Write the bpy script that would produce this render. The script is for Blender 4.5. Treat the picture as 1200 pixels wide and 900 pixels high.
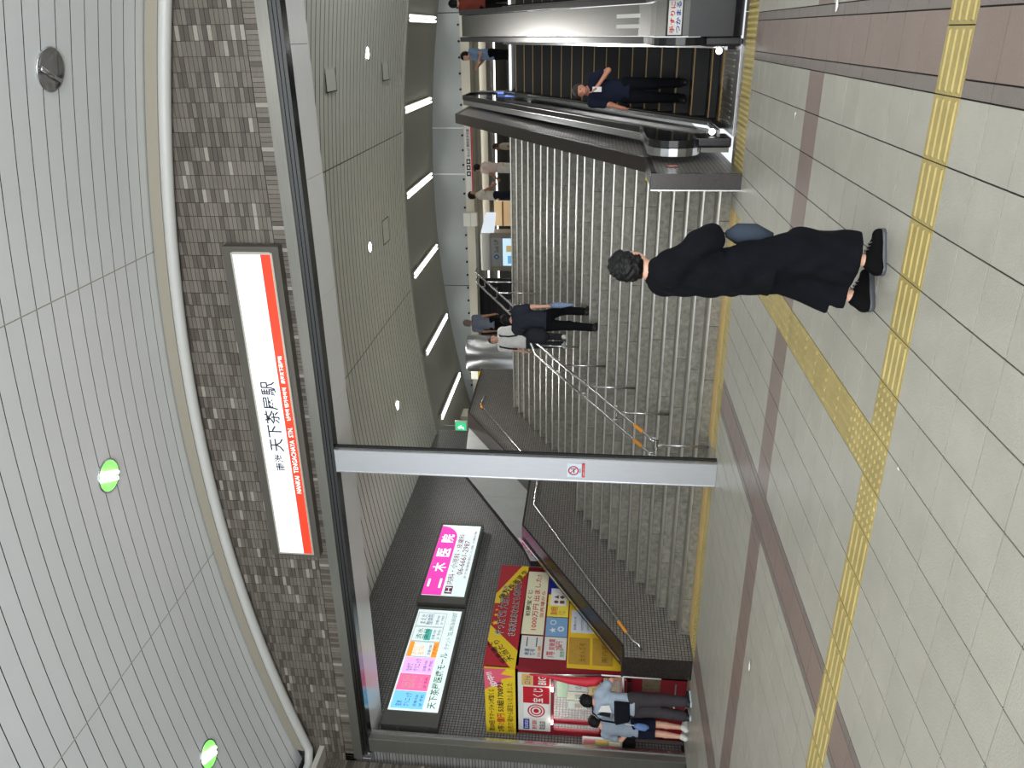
import bpy, bmesh, math, random
import numpy as np
from mathutils import Vector, Matrix
random.seed(11)
S = bpy.context.scene
C = S.collection
for o in list(bpy.data.objects):
    bpy.data.objects.remove(o)

# ------------------------------------------------------------------ camera
FPX = 924.8
CAMH = 1.61
yaw, pit, rol = [math.radians(a) for a in (24.178, 5.704, 1.676)]
fw = Vector((-math.sin(yaw) * math.cos(pit), math.cos(yaw) * math.cos(pit), math.sin(pit)))
r0 = Vector((math.cos(yaw), math.sin(yaw), 0.0))
u0 = r0.cross(fw)
RIGHT = math.cos(rol) * r0 + math.sin(rol) * u0
DOWN = -(-math.sin(rol) * r0 + math.cos(rol) * u0)
cam = bpy.data.cameras.new('camera')
cam.sensor_fit = 'HORIZONTAL'
cam.sensor_width = 36.0
cam.lens = FPX / 1200.0 * 36.0
cam.clip_end = 200
camo = bpy.data.objects.new('camera', cam)
C.objects.link(camo)
# the phone was held sideways: picture right = down in the place, picture up = right in the place
mw = Matrix.Identity(4)
for i in range(3):
    mw[i][0] = DOWN[i]
    mw[i][1] = RIGHT[i]
    mw[i][2] = -fw[i]
mw[2][3] = CAMH
camo.matrix_world = mw
S.camera = camo

# ------------------------------------------------------------------ world, exposure
S.view_settings.view_transform = 'Standard'
S.view_settings.look = 'None'
S.view_settings.gamma = 1.0
S.view_settings.use_curve_mapping = False
S.view_settings.exposure = 0.0
S.cycles.use_denoising = True
S.cycles.max_bounces = 8
W = bpy.data.worlds.new('station_air')
S.world = W
W.use_nodes = True
bg = W.node_tree.nodes['Background']
bg.inputs[0].default_value = (0.95, 0.98, 1.0, 1)
bg.inputs[1].default_value = 1.0


def spot(name, loc, energy, size=1.3, blend=0.6, radius=0.12, color=(1, 0.98, 0.94), aim=None):
    l = bpy.data.lights.new(name, 'SPOT')
    l.energy = energy
    l.spot_size = size * 2
    l.spot_blend = blend
    l.shadow_soft_size = radius
    l.color = color
    o = bpy.data.objects.new(name, l)
    C.objects.link(o)
    o.location = loc
    if aim:
        o.rotation_euler = (Vector(aim) - Vector(loc)).to_track_quat('-Z', 'Y').to_euler()
    return o


def area(name, loc, energy, sx, sy, color=(1, 0.99, 0.95), rot=(0, 0, 0)):
    l = bpy.data.lights.new(name, 'AREA')
    l.energy = energy
    l.shape = 'RECTANGLE'
    l.size, l.size_y = sx, sy
    l.color = color
    o = bpy.data.objects.new(name, l)
    C.objects.link(o)
    o.location = loc
    o.rotation_euler = rot
    return o


def zfront(x):      # front hall vault
    return 6.97 - 0.0235 * (x + 4.6) ** 2


def zinner(x):      # vault over the stairs
    return 6.46 - 0.0145 * (x + 4.7) ** 2


def zupper(x):      # vault over the upper hall
    return 6.95 - 0.0150 * (x + 4.6) ** 2


# concourse downlights, rows every 4.5 m, the first row is in the picture
for yy in (7.15, 2.6, -1.9):
    for xx in (-8.77, -4.48, -0.25, 4.0):
        spot('downlight_beam', (xx, yy, zfront(xx) - 0.12), 70, 1.15, 0.8)
# fill light added behind the camera to brighten ceiling, beam and stairs
area('rear_fill_light', (4.5, -4.5, 3.1), 2100, 20, 6.0, (0.98, 1.0, 1.0), (math.radians(106), 0, 0))
# downlights over the stairs
for xx in (-0.34, -4.25, -8.25):
    spot('stair_downlight_beam', (xx, 16.4, zinner(xx) - 0.1), 300, 1.35, 0.8)
# fluorescent tubes over the upper hall (each lamp body is built further down)
TUBES = [0.36, -1.88, -4.15, -6.46, -8.87, -11.05]
for xx in TUBES:
    area('tube_light', (xx, 23.6, zupper(xx) - 0.1), 30, 0.12, 3.5)
for yy in (29.5, 33.5):
    area('hall_tube_light', (-5.0, yy, 5.86), 30, 14, 0.15)

# ------------------------------------------------------------------ materials


def lin(c):
    c = [v / 255.0 for v in c]
    return tuple(v / 12.92 if v <= 0.04045 else ((v + 0.055) / 1.055) ** 2.4 for v in c)


MATS = {}


def M(name, rgb, rough=0.5, metal=0.0, var=0.0, scale=6.0, bump=0.0, emit=0.0, rnd=0.0, stretch=None, alpha=1.0, trans=0.0, spec=None, detail=5.0, bscale=None):
    if name in MATS:
        return MATS[name]
    m = bpy.data.materials.new(name)
    m.use_nodes = True
    nt = m.node_tree
    b = nt.nodes['Principled BSDF']
    col = lin(rgb)
    b.inputs['Roughness'].default_value = rough
    b.inputs['Metallic'].default_value = metal
    b.inputs['Base Color'].default_value = (*col, 1)
    if spec is not None:
        b.inputs['Specular IOR Level'].default_value = spec
    if trans:
        b.inputs['Transmission Weight'].default_value = trans
    if alpha < 1:
        b.inputs['Alpha'].default_value = alpha
    if emit:
        b.inputs['Emission Color'].default_value = (*col, 1)
        b.inputs['Emission Strength'].default_value = emit
    src = None
    if var or bump:
        tc = nt.nodes.new('ShaderNodeNewGeometry')
        mp = nt.nodes.new('ShaderNodeMapping')
        if stretch:
            mp.inputs['Scale'].default_value = stretch
        nt.links.new(tc.outputs['Position'], mp.inputs[0])
        nz = nt.nodes.new('ShaderNodeTexNoise')
        nz.inputs['Scale'].default_value = scale
        nz.inputs['Detail'].default_value = detail
        nz.inputs['Roughness'].default_value = 0.65
        nt.links.new(mp.outputs[0], nz.inputs['Vector'])
    if var:
        rp = nt.nodes.new('ShaderNodeMapRange')
        rp.inputs['From Min'].default_value = 0.3
        rp.inputs['From Max'].default_value = 0.7
        rp.inputs['To Min'].default_value = 1 - var
        rp.inputs['To Max'].default_value = 1 + var
        nt.links.new(nz.outputs['Fac'], rp.inputs[0])
        src = rp.outputs[0]
    if rnd:
        oi = nt.nodes.new('ShaderNodeObjectInfo')
        rr = nt.nodes.new('ShaderNodeMapRange')
        rr.inputs['To Min'].default_value = 1 - rnd
        rr.inputs['To Max'].default_value = 1 + rnd
        nt.links.new(oi.outputs['Random'], rr.inputs[0])
        if src:
            mm = nt.nodes.new('ShaderNodeMath')
            mm.operation = 'MULTIPLY'
            nt.links.new(src, mm.inputs[0])
            nt.links.new(rr.outputs[0], mm.inputs[1])
            src = mm.outputs[0]
        else:
            src = rr.outputs[0]
    if src:
        hs = nt.nodes.new('ShaderNodeHueSaturation')
        hs.inputs['Color'].default_value = (*col, 1)
        nt.links.new(src, hs.inputs['Value'])
        nt.links.new(hs.outputs[0], b.inputs['Base Color'])
    if bump:
        bp = nt.nodes.new('ShaderNodeBump')
        bp.inputs['Strength'].default_value = bump
        bp.inputs['Distance'].default_value = 0.01
        if bscale:
            n2 = nt.nodes.new('ShaderNodeTexNoise')
            n2.inputs['Scale'].default_value = bscale
            nt.links.new(mp.outputs[0], n2.inputs['Vector'])
            nt.links.new(n2.outputs['Fac'], bp.inputs['Height'])
        else:
            nt.links.new(nz.outputs['Fac'], bp.inputs['Height'])
        nt.links.new(bp.outputs[0], b.inputs['Normal'])
    MATS[name] = m
    return m


def mosaic(name, tile, grout, size, axes, rough=0.35):
    """small square mosaic tiles far too small to pick apart, on a wall; axes = the two world axes of the wall"""
    m = bpy.data.materials.new(name)
    m.use_nodes = True
    nt = m.node_tree
    b = nt.nodes['Principled BSDF']
    g = nt.nodes.new('ShaderNodeNewGeometry')
    sp = nt.nodes.new('ShaderNodeSeparateXYZ')
    cb = nt.nodes.new('ShaderNodeCombineXYZ')
    nt.links.new(g.outputs['Position'], sp.inputs[0])
    nt.links.new(sp.outputs[axes[0]], cb.inputs[0])
    nt.links.new(sp.outputs[axes[1]], cb.inputs[1])
    br = nt.nodes.new('ShaderNodeTexBrick')
    br.offset = 0.0
    br.squash = 1.0
    br.inputs['Scale'].default_value = 1.0
    br.inputs['Brick Width'].default_value = size
    br.inputs['Row Height'].default_value = size
    br.inputs['Mortar Size'].default_value = size * 0.11
    br.inputs['Mortar Smooth'].default_value = 0.1
    br.inputs['Color1'].default_value = (*[v * 0.85 for v in lin(tile)], 1)
    br.inputs['Color2'].default_value = (*[v * 1.15 for v in lin(tile)], 1)
    br.inputs['Mortar'].default_value = (*lin(grout), 1)
    nt.links.new(cb.outputs[0], br.inputs['Vector'])
    nt.links.new(br.outputs['Color'], b.inputs['Base Color'])
    bp = nt.nodes.new('ShaderNodeBump')
    bp.invert = True
    bp.inputs['Strength'].default_value = 0.5
    bp.inputs['Distance'].default_value = 0.004
    nt.links.new(br.outputs['Fac'], bp.inputs['Height'])
    nt.links.new(bp.outputs[0], b.inputs['Normal'])
    b.inputs['Roughness'].default_value = rough
    return m


steel = M('brushed_steel', (190, 192, 194), 0.28, 1.0, var=0.06, scale=3, stretch=(60, 60, 1.2))
steel_dark = M('dark_steel', (134, 134, 128), 0.42, 0.75, var=0.08, scale=2, stretch=(1, 40, 40))
steel_bright = M('polished_steel', (196, 198, 200), 0.22, 1.0)
steel_plate = M('column_steel', (222, 225, 230), 0.36, 1.0, var=0.05, scale=4, stretch=(25, 25, 0.8))
white_panel = M('white_panel', (246, 247, 247), 0.28, 0, var=0.03, scale=1.2)
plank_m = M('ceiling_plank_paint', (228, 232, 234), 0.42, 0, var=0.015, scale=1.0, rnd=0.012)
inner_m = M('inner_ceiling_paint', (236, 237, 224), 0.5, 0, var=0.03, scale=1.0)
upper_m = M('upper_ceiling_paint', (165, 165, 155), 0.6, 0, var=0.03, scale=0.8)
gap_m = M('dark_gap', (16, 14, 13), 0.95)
grout_m = M('floor_grout', (26, 24, 22), 0.9)
tile_beige = M('beige_floor_tile', (164, 162, 151), 0.33, 0, var=0.07, scale=3.2, bump=0.25, bscale=90, rnd=0.03)
tile_brown = M('brown_floor_tile', (128, 113, 105), 0.33, 0, var=0.06, scale=4, bump=0.25, bscale=90, rnd=0.03)
tile_grey = M('grey_floor_tile', (118, 110, 105), 0.33, 0, var=0.06, scale=4, bump=0.25, bscale=90, rnd=0.03)
tactile_m = M('yellow_tactile', (164, 148, 92), 0.45, 0, var=0.14, scale=5, rnd=0.05, bump=0.2, bscale=60)
tactile_m2 = M('bright_yellow_step_strip', (204, 172, 104), 0.4, 0, var=0.08, scale=5)
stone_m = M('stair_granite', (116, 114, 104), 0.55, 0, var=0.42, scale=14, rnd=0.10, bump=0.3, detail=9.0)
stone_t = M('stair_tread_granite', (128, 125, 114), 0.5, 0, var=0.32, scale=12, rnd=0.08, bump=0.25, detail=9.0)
nosing_m = M('nosing_steel', (196, 196, 192), 0.4, 1.0, var=0.08, scale=6)
coping_m = M('dark_granite_coping', (40, 35, 33), 0.25, 0, var=0.35, scale=60)
mosaic_x = mosaic('dark_mosaic_side', (138, 137, 136), (50, 49, 49), 0.052, (1, 2))
mosaic_x2 = mosaic('parapet_mosaic_side', (124, 120, 115), (46, 44, 42), 0.05, (1, 2))
mosaic_y = mosaic('dark_mosaic_front', (98, 96, 94), (52, 50, 50), 0.05, (0, 2))
BR = [M('wall_tile_mid', (102, 96, 88), 0.5, 0, var=0.12, scale=30, stretch=(0.3, 1, 3), rnd=0.05),
      M('wall_tile_dark', (80, 73, 67), 0.5, 0, var=0.12, scale=30, stretch=(0.3, 1, 3), rnd=0.05),
      M('wall_tile_soft', (111, 105, 98), 0.5, 0, var=0.12, scale=30, stretch=(0.3, 1, 3), rnd=0.05),
      M('wall_tile_pale', (148, 143, 135), 0.5, 0, var=0.08, scale=30, rnd=0.05)]
wall_grout = M('wall_tile_grout', (62, 56, 51), 0.9)
pipe_m = M('white_pipe', (196, 197, 194), 0.35)
trim_m = M('beige_trim', (158, 152, 138), 0.5)
black_m = M('black_rubber', (20, 20, 24), 0.28)
black_flat = M('black_flat', (10, 10, 11), 0.6)
glass_dark = M('smoked_glass', (24, 26, 28), 0.06, 0, alpha=0.55)
step_m = M('escalator_step_black', (6, 6, 7), 0.65)
line_m = M('step_yellow_line', (150, 118, 56), 0.5)
red_m = M('booth_red', (134, 26, 40), 0.35, var=0.05, scale=3)
white_m = M('print_white', (232, 232, 230), 0.5)
off_m = M('paper_white', (216, 216, 212), 0.6)
blackink = M('ink_black', (18, 18, 20), 0.6)
yellow_m = M('print_yellow', (232, 200, 40), 0.5)
pink_m = M('print_pink', (226, 96, 124), 0.5)
redink = M('ink_red', (190, 30, 44), 0.5)
blueink = M('ink_blue', (28, 48, 150), 0.5)
greenink = M('ink_green', (40, 140, 90), 0.5)
orange_m = M('orange_tape', (214, 140, 44), 0.5)
gold_m = M('gold_board', (178, 140, 54), 0.45, var=0.1, scale=10)
skin_m = M('skin', (206, 160, 136), 0.5)
skin_d = M('skin_tan', (172, 124, 98), 0.5)
hair_m = M('black_hair', (9, 9, 10), 0.5, bump=0.4, scale=70, var=0.3, spec=0.25)
hair_b = M('brown_hair', (66, 46, 36), 0.45, bump=0.5, scale=50, var=0.2)

# ------------------------------------------------------------------ object helpers


def thing(name, label, cat, loc=(0, 0, 0), group=None, kind=None):
    o = bpy.data.objects.new(name, None)
    o.empty_display_size = 0.1
    C.objects.link(o)
    o.location = loc
    o['label'] = label
    o['category'] = cat
    if group:
        o['group'] = group
    return o


def tag(o, label, cat, group=None):
    o['label'] = label
    o['category'] = cat
    if group:
        o['group'] = group
    return o


def link(name, me, mat, parent=None, smooth=False):
    o = bpy.data.objects.new(name, me)
    C.objects.link(o)
    if mat and not me.materials:
        me.materials.append(mat)
    if smooth:
        me.polygons.foreach_set('use_smooth', [True] * len(me.polygons))
    if parent:
        o.parent = parent
        # positions are given in world coordinates unless the parent sits elsewhere
        o.location = -Vector(parent.location) if parent.type == 'EMPTY' or True else (0, 0, 0)
        p = parent
        tot = Vector((0, 0, 0))
        while p:
            tot += Vector(p.location)
            p = p.parent
        o.location = -tot
    return o


class MB:
    def __init__(s):
        s.v = []
        s.f = []
        s.m = []

    def add(s, vs, fs, mi=0):
        n = len(s.v)
        s.v += [tuple(v) for v in vs]
        s.f += [tuple(i + n for i in f) for f in fs]
        s.m += [mi] * len(fs)
        return s

    def box(s, x0, x1, y0, y1, z0, z1, mi=0):
        return s.add([(x0, y0, z0), (x1, y0, z0), (x1, y1, z0), (x0, y1, z0), (x0, y0, z1), (x1, y0, z1), (x1, y1, z1), (x0, y1, z1)],
                     [(0, 3, 2, 1), (4, 5, 6, 7), (0, 1, 5, 4), (1, 2, 6, 5), (2, 3, 7, 6), (3, 0, 4, 7)], mi)

    def tilt_y(s, c, ang):      # turn everything about the y direction through point c
        ca, sa = math.cos(ang), math.sin(ang)
        s.v = [(c[0] + (x - c[0]) * ca + (z - c[2]) * sa, y, c[2] - (x - c[0]) * sa + (z - c[2]) * ca) for x, y, z in s.v]
        return s

    def prism_x(s, poly, x0, x1, mi=0):     # poly of (y,z), extruded along x
        n = len(poly)
        vs = [(x0, a, b) for a, b in poly] + [(x1, a, b) for a, b in poly]
        fs = [tuple(range(n))[::-1], tuple(range(n, 2 * n))] + [(i, (i + 1) % n, n + (i + 1) % n, n + i) for i in range(n)]
        return s.add(vs, fs, mi)

    def prism_y(s, poly, y0, y1, mi=0):     # poly of (x,z)
        n = len(poly)
        vs = [(a, y0, b) for a, b in poly] + [(a, y1, b) for a, b in poly]
        fs = [tuple(range(n)), tuple(range(n, 2 * n))[::-1]] + [(i, n + i, n + (i + 1) % n, (i + 1) % n) for i in range(n)]
        return s.add(vs, fs, mi)

    def tube(s, path, r, seg=8, caps=True, mi=0, flat=None):
        P = [Vector(p) for p in path]
        rings = []
        for i, p in enumerate(P):
            t = (P[min(i + 1, len(P) - 1)] - P[max(i - 1, 0)]).normalized()
            ref = Vector((0, 0, 1)) if abs(t.z) < 0.9 else Vector((1, 0, 0))
            if flat:
                ref = Vector(flat)
            a = t.cross(ref).normalized()
            b = a.cross(t).normalized()
            rr = r[i] if isinstance(r, (list, tuple)) else r
            rings.append([p + a * math.cos(k * 2 * math.pi / seg) * rr + b * math.sin(k * 2 * math.pi / seg) * rr for k in range(seg)])
        vs = [v for ring in rings for v in ring]
        fs = []
        for i in range(len(P) - 1):
            for k in range(seg):
                fs.append((i * seg + k, i * seg + (k + 1) % seg, (i + 1) * seg + (k + 1) % seg, (i + 1) * seg + k))
        if caps:
            fs.append(tuple(range(seg))[::-1])
            fs.append(tuple(range((len(P) - 1) * seg, len(P) * seg)))
        return s.add(vs, fs, mi)

    def lathe(s, prof, c, seg=24, axis='z', mi=0):   # prof of (r, h)
        vs = []
        for r, h in prof:
            for k in range(seg):
                a = k * 2 * math.pi / seg
                if axis == 'z':
                    vs.append((c[0] + r * math.cos(a), c[1] + r * math.sin(a), c[2] + h))
                else:
                    vs.append((c[0] + r * math.cos(a), c[1] + h, c[2] + r * math.sin(a)))
        fs = []
        for i in range(len(prof) - 1):
            for k in range(seg):
                fs.append((i * seg + k, i * seg + (k + 1) % seg, (i + 1) * seg + (k + 1) % seg, (i + 1) * seg + k))
        return s.add(vs, fs, mi)

    def mesh(s, name, mats):
        me = bpy.data.meshes.new(name)
        me.from_pydata(s.v, [], s.f)
        for m in (mats if isinstance(mats, (list, tuple)) else [mats]):
            me.materials.append(m)
        if any(s.m):
            me.polygons.foreach_set('material_index', s.m)
        me.update()
        return me

    def build(s, name, mats, parent=None, smooth=False, bevel=0, fixn=True):
        me = s.mesh(name, mats)
        if bevel or fixn:
            bm = bmesh.new()
            bm.from_mesh(me)
            if bevel:
                bmesh.ops.bevel(bm, geom=[e for e in bm.edges], offset=bevel, segments=2, affect='EDGES', profile=0.6)
            bmesh.ops.recalc_face_normals(bm, faces=bm.faces)
            bm.to_mesh(me)
            bm.free()
        return link(name, me, None, parent, smooth)


def struct(o):
    o['kind'] = 'structure'
    return o


def project(p):
    d = Vector(p) - Vector((0, 0, CAMH))
    z = d.dot(fw)
    if z < 0.2:
        return None
    return (600 + FPX * d.dot(DOWN) / z, 450 - FPX * d.dot(RIGHT) / z)


UNIT = {}


def unit_mesh(name, mat):
    key = (name, mat.name)
    if key not in UNIT:
        UNIT[key] = MB().box(-.5, .5, -.5, .5, -.5, .5).mesh(name, mat)
    return UNIT[key]


def pieces(name, boxes, parent, limit=300, stuff_name=None):
    """boxes: (x0,x1,y0,y1,z0,z1,material). The ones that show largest become objects, the rest one joined part."""
    sc = []
    for b in boxes:
        x0, x1, y0, y1, z0, z1 = b[:6]
        d = (x1 - x0, y1 - y0, z1 - z0)
        c = ((x0 + x1) / 2, (y0 + y1) / 2, (z0 + z1) / 2)
        k = d.index(min(d))
        if k == 2:
            q = [(x0, y0, z1), (x1, y0, z1), (x1, y1, z1), (x0, y1, z1)]
        elif k == 1:
            q = [(x0, y0, z0), (x1, y0, z0), (x1, y0, z1), (x0, y0, z1)]
        else:
            q = [(x1, y0, z0), (x1, y1, z0), (x1, y1, z1), (x1, y0, z1)]
        pr = [project(p) for p in q]
        a = 0
        if all(pr) and any(0 <= p[0] <= 1200 and 0 <= p[1] <= 900 for p in pr):
            a = abs(sum(pr[i][0] * pr[(i + 1) % 4][1] - pr[(i + 1) % 4][0] * pr[i][1] for i in range(4))) / 2
        sc.append((a, b, c, d))
    sc.sort(key=lambda t: -t[0])
    rest = []
    for i, (a, b, c, d) in enumerate(sc):
        if i < limit and a > 0:
            o = bpy.data.objects.new(name, unit_mesh(name, b[6]))
            C.objects.link(o)
            o.parent = parent
            o.location = c
            o.scale = d
        else:
            rest.append(b)
    if rest:
        ms = list(dict.fromkeys(b[6] for b in rest))
        mb = MB()
        for b in rest:
            mb.box(*b[:6], mi=ms.index(b[6]))
        o = mb.build(stuff_name or name + '_field', ms, parent, fixn=False)
        o['kind'] = 'stuff'


TS = bpy.data.scenes.new('lettering_workshop')     # a scratch scene where text becomes mesh, removed at the end


def text(name, body, origin, right, up, w, h, mat, parent, offset=0.0, align='fit', depth=0.0, back=None):
    """flat lettering in the rectangle origin + right*w + up*h, standing on the surface (front side = right x up)"""
    cu = bpy.data.curves.new(name, 'FONT')
    cu.body = body
    cu.resolution_u = 2
    cu.offset = offset
    to = bpy.data.objects.new(name, cu)
    TS.collection.objects.link(to)
    vl = TS.view_layers[0]
    vl.update()
    me = bpy.data.meshes.new_from_object(to.evaluated_get(vl.depsgraph))
    bpy.data.objects.remove(to)
    bpy.data.curves.remove(cu)
    n = len(me.vertices)
    co = np.empty(n * 3)
    me.vertices.foreach_get('co', co)
    co = co.reshape(-1, 3)
    mn, mx = co.min(0), co.max(0)
    sx = w / max(mx[0] - mn[0], 1e-6)
    sy = h / max(mx[1] - mn[1], 1e-6)
    if align == 'keep':
        sx = sy = min(sx, sy)
    R, U = Vector(right).normalized(), Vector(up).normalized()
    N = R.cross(U)
    O = Vector(origin)
    R, U, N, O = [np.array(v) for v in (R, U, N, O)]
    out = O + np.outer((co[:, 0] - mn[0]) * sx, R) + np.outer((co[:, 1] - mn[1]) * sy, U)
    me.vertices.foreach_set('co', out.astype(np.float32).ravel())
    me.materials.clear()
    me.materials.append(mat)
    me.update()
    return link(name, me, None, parent)


def panel(name, origin, right, up, w, h, t, mat, parent, poly=None):
    """thin board: front face at origin plane + t along right x up"""
    R, U = Vector(right), Vector(up)
    N = R.cross(U)
    O = Vector(origin)
    pts = poly or [(0, 0), (w, 0), (w, h), (0, h)]
    n = len(pts)
    vs = [O + R * a + U * b for a, b in pts] + [O + R * a + U * b + N * t for a, b in pts]
    fs = [tuple(range(n))[::-1], tuple(range(n, 2 * n))] + [(i, (i + 1) % n, n + (i + 1) % n, n + i) for i in range(n)]
    return MB().add(vs, fs).build(name, mat, parent)


X, Y, Z = Vector((1, 0, 0)), Vector((0, 1, 0)), Vector((0, 0, 1))


# ------------------------------------------------------------------ floor
floor = struct(MB().box(-13.5, 7.5, -4, 9.72, -0.3, -0.006).build('floor', grout_m))
fb = []
xb = [-0.30 - 0.3 * k for k in range(0, 34)][::-1]           # left of the brown band
cols = [(xb[i], xb[i + 1], None) for i in range(len(xb) - 1)]
cols += [(-0.30, -0.222, tile_grey), (-0.222, 0.07, tile_brown), (0.07, 0.148, tile_grey)]
cols += [(0.148 + 0.3 * k, 0.448 + 0.3 * k, None) for k in range(0, 12)]


def over(c, a, b, m):      # lay a band of another tile over the columns between a and b
    out = []
    for x0, x1, mm in c:
        if x1 <= a + 1e-4 or x0 >= b - 1e-4:
            out.append((x0, x1, mm))
        else:
            if x0 < a - 1e-4:
                out.append((x0, a, mm))
            if x1 > b + 1e-4:
                out.append((b, x1, mm))
    out += m
    return sorted(out)


cols = over(cols, -4.36, -3.90, [(-4.36, -4.285, tile_grey), (-4.285, -3.975, tile_brown), (-3.975, -3.90, tile_grey)])
cols = over(cols, -8.50, -8.02, [(-8.50, -8.42, tile_grey), (-8.42, -8.10, tile_brown), (-8.10, -8.02, tile_grey)])
rows = [(3.94 - 0.3 * (k + 1), 3.94 - 0.3 * k, 0) for k in range(0, 12)][::-1]
rows += [(3.94, 4.235, 1)]
rows += [(4.235 + (6.31 - 4.235) / 7 * k, 4.235 + (6.31 - 4.235) / 7 * (k + 1), 0) for k in range(7)]
rows += [(6.31, 6.74, 2)]
rows += [(6.74 + 0.3 * k, min(6.74 + 0.3 * (k + 1), 9.05), 0) for k in range(8)]
rows += [(9.05, 9.35, 3), (9.35, 9.72, 3)]
tact = []                    # tactile tiles: (x0,x1,y0,y1,kind)
for ri, (y0, y1, rk) in enumerate(rows):
    for x0, x1, m in cols:
        xm = (x0 + x1) / 2
        if rk == 1:
            continue
        if -2.41 < xm < -2.09 and 4.2 < y0 < 9.04 and rk != 3:
            continue
        if rk == 3 and ((-8.45 < x0 and x1 < -5.35) or (-5.06 < x0 and x1 < -1.93) or x0 > -1.6 and y0 > 9.1):
            continue
        mm = m or (tile_brown if rk == 2 else tile_beige)
        if rk == 2 and not m:
            mm = tile_brown
        fb.append((x0 + 0.004, x1 - 0.004, y0 + 0.004, y1 - 0.004, -0.02, 0.0, mm))
# concourse carries on towards the front of the escalators
for k in range(-2, 16):
    x0 = -1.63 + 0.3 * k
    fb.append((x0 + 0.003, x0 + 0.297, 9.72, 10.02, -0.02, -0.001, tile_grey))
pieces('floor_tile', fb, floor, 300, 'floor_tile_field')


def tact_mesh(kind, w=0.294, d=0.294):
    mb = MB().box(-w / 2, w / 2, -d / 2, d / 2, -0.02, 0.001)
    if kind == 'bar_x' or kind == 'bar_y':
        for k in range(4):
            c = -d / 2 + d * (k + 0.5) / 4
            a, b, h = w / 2 - 0.012, 0.017, 0.006
            if kind == 'bar_x':
                lo, hi = [(-a, c - b), (a, c - b), (a, c + b), (-a, c + b)], [(-a + .008, c - b + .007), (a - .008, c - b + .007), (a - .008, c + b - .007), (-a + .008, c + b - .007)]
            else:
                lo, hi = [(c - b, -a), (c + b, -a), (c + b, a), (c - b, a)], [(c - b + .007, -a + .008), (c + b - .007, -a + .008), (c + b - .007, a - .008), (c - b + .007, a - .008)]
            vs = [(p[0], p[1], 0.001) for p in lo] + [(p[0], p[1], 0.001 + h) for p in hi]
            mb.add(vs, [(4, 5, 6, 7), (0, 1, 5, 4), (1, 2, 6, 5), (2, 3, 7, 6), (3, 0, 4, 7)])
    else:
        for i in range(5):
            for j in range(5):
                cx, cy = -w / 2 + w * (i + .5) / 5, -d / 2 + d * (j + .5) / 5
                r1, r2 = 0.018, 0.010
                q = [(math.cos(t * math.pi / 3), math.sin(t * math.pi / 3)) for t in range(6)]
                vs = [(cx + r1 * a, cy + r1 * b, 0.001) for a, b in q] + [(cx + r2 * a, cy + r2 * b, 0.007) for a, b in q]
                mb.add(vs, [tuple(range(6, 12))] + [(t, (t + 1) % 6, 6 + (t + 1) % 6, 6 + t) for t in range(6)])
    return mb.mesh('tactile_tile_' + kind, tactile_m)


TM = {k: tact_mesh(k) for k in ('bar_x', 'bar_y', 'dot')}


def tact_tile(kind, x, y, sx=1.0, sy=1.0):
    o = bpy.data.objects.new('tactile_tile', TM[kind])
    C.objects.link(o)
    o.parent = floor
    o.location = (x, y, 0)
    o.scale = (sx, sy, 1)


for k in range(-13, 34):
    xc = -0.15 - 0.3 * k
    kind = 'dot' if -2.75 < xc < -1.75 else 'bar_x'
    tact_tile(kind, xc, 4.0875)
for k in range(16):
    tact_tile('dot' if k == 0 else 'bar_y', -2.25, 4.235 + 0.15 + 0.3 * k)
# dotted strip along the foot of the stairs, with a smooth bright strip behind it
for a, b in ((-8.42, -5.38), (-5.04, -1.95)):
    n = round((b - a) / 0.3)
    w = (b - a) / n
    for k in range(n):
        tact_tile('dot', a + w * (k + .5), 9.205, w / 0.3)
    for k in range(n // 2):
        ww = (b - a) / (n // 2)
        MB().box(a + ww * k + .002, a + ww * (k + 1) - .002, 9.36, 9.715, -0.02, 0.004).build('step_strip', tactile_m2, floor)
for k in range(16):
    for j in range(2):
        tact_tile('dot', -1.45 + 0.3 * k, 9.36 + 0.3 * j)
# a few scraps and stains of litter on the floor
for i, (x, y, s, a) in enumerate([(-0.66, 7.0, .03, 0.3), (-5.62, 6.05, .07, 1.2), (-2.1, 3.75, .012, 0), (0.13, 6.2, .05, 2.0)]):
    mb = MB()
    n = 7
    vs = [(x + s * (0.7 + 0.5 * random.random()) * math.cos(a + t * 2 * math.pi / n), y + s * (0.35 + 0.3 * random.random()) * math.sin(a + t * 2 * math.pi / n), 0.003 + 0.01 * random.random()) for t in range(n)]
    mb.add(vs + [(x, y, 0.014)], [(t, (t + 1) % n, n) for t in range(n)])
    o = mb.build('paper_scrap', white_m)
    tag(o, ['white paper scrap on beige tiles near the escalator', 'white crumpled scrap on floor in front of the booth', 'tiny white scrap beside the yellow tactile strip', 'white paper scrap lying on the brown floor band'][i], 'litter', 'scraps of litter')

# ------------------------------------------------------------------ front wall (beam over the opening), tiled
wf = struct(MB().box(-10.72, 5.2, 8.86, 9.55, 5.215, 7.2).build('wall_front', wall_grout))
tb = []
P = 0.157
RH = 0.0523


def pick(i, j):
    r = random.random()
    return BR[3] if r < 0.055 else BR[1] if r < 0.32 else BR[2] if r < 0.55 else BR[0]


x = 0.271 + P * 8
ci = 0
while x > -10.72:
    xa = max(x - P, -10.72)
    ztop = 6.74 - 0.0235 * ((x + xa) / 2 + 4.6) ** 2 + 0.05
    for k in range(3):
        w = P / 3
        tb.append((xa + w * k + .0025, xa + w * (k + 1) - .0025, 8.84, 8.87, 5.222, 5.222 + .146, pick(ci, k)))
    z = 5.374
    while z < ztop:
        tb.append((xa + .003, x - .003, 8.84, 8.87, z + .0025, z + RH - .0025, pick(ci, z)))
        z += RH
    x -= P
    ci += 1
pieces('wall_tile', tb, wf, 300, 'wall_tile_field')

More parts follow.
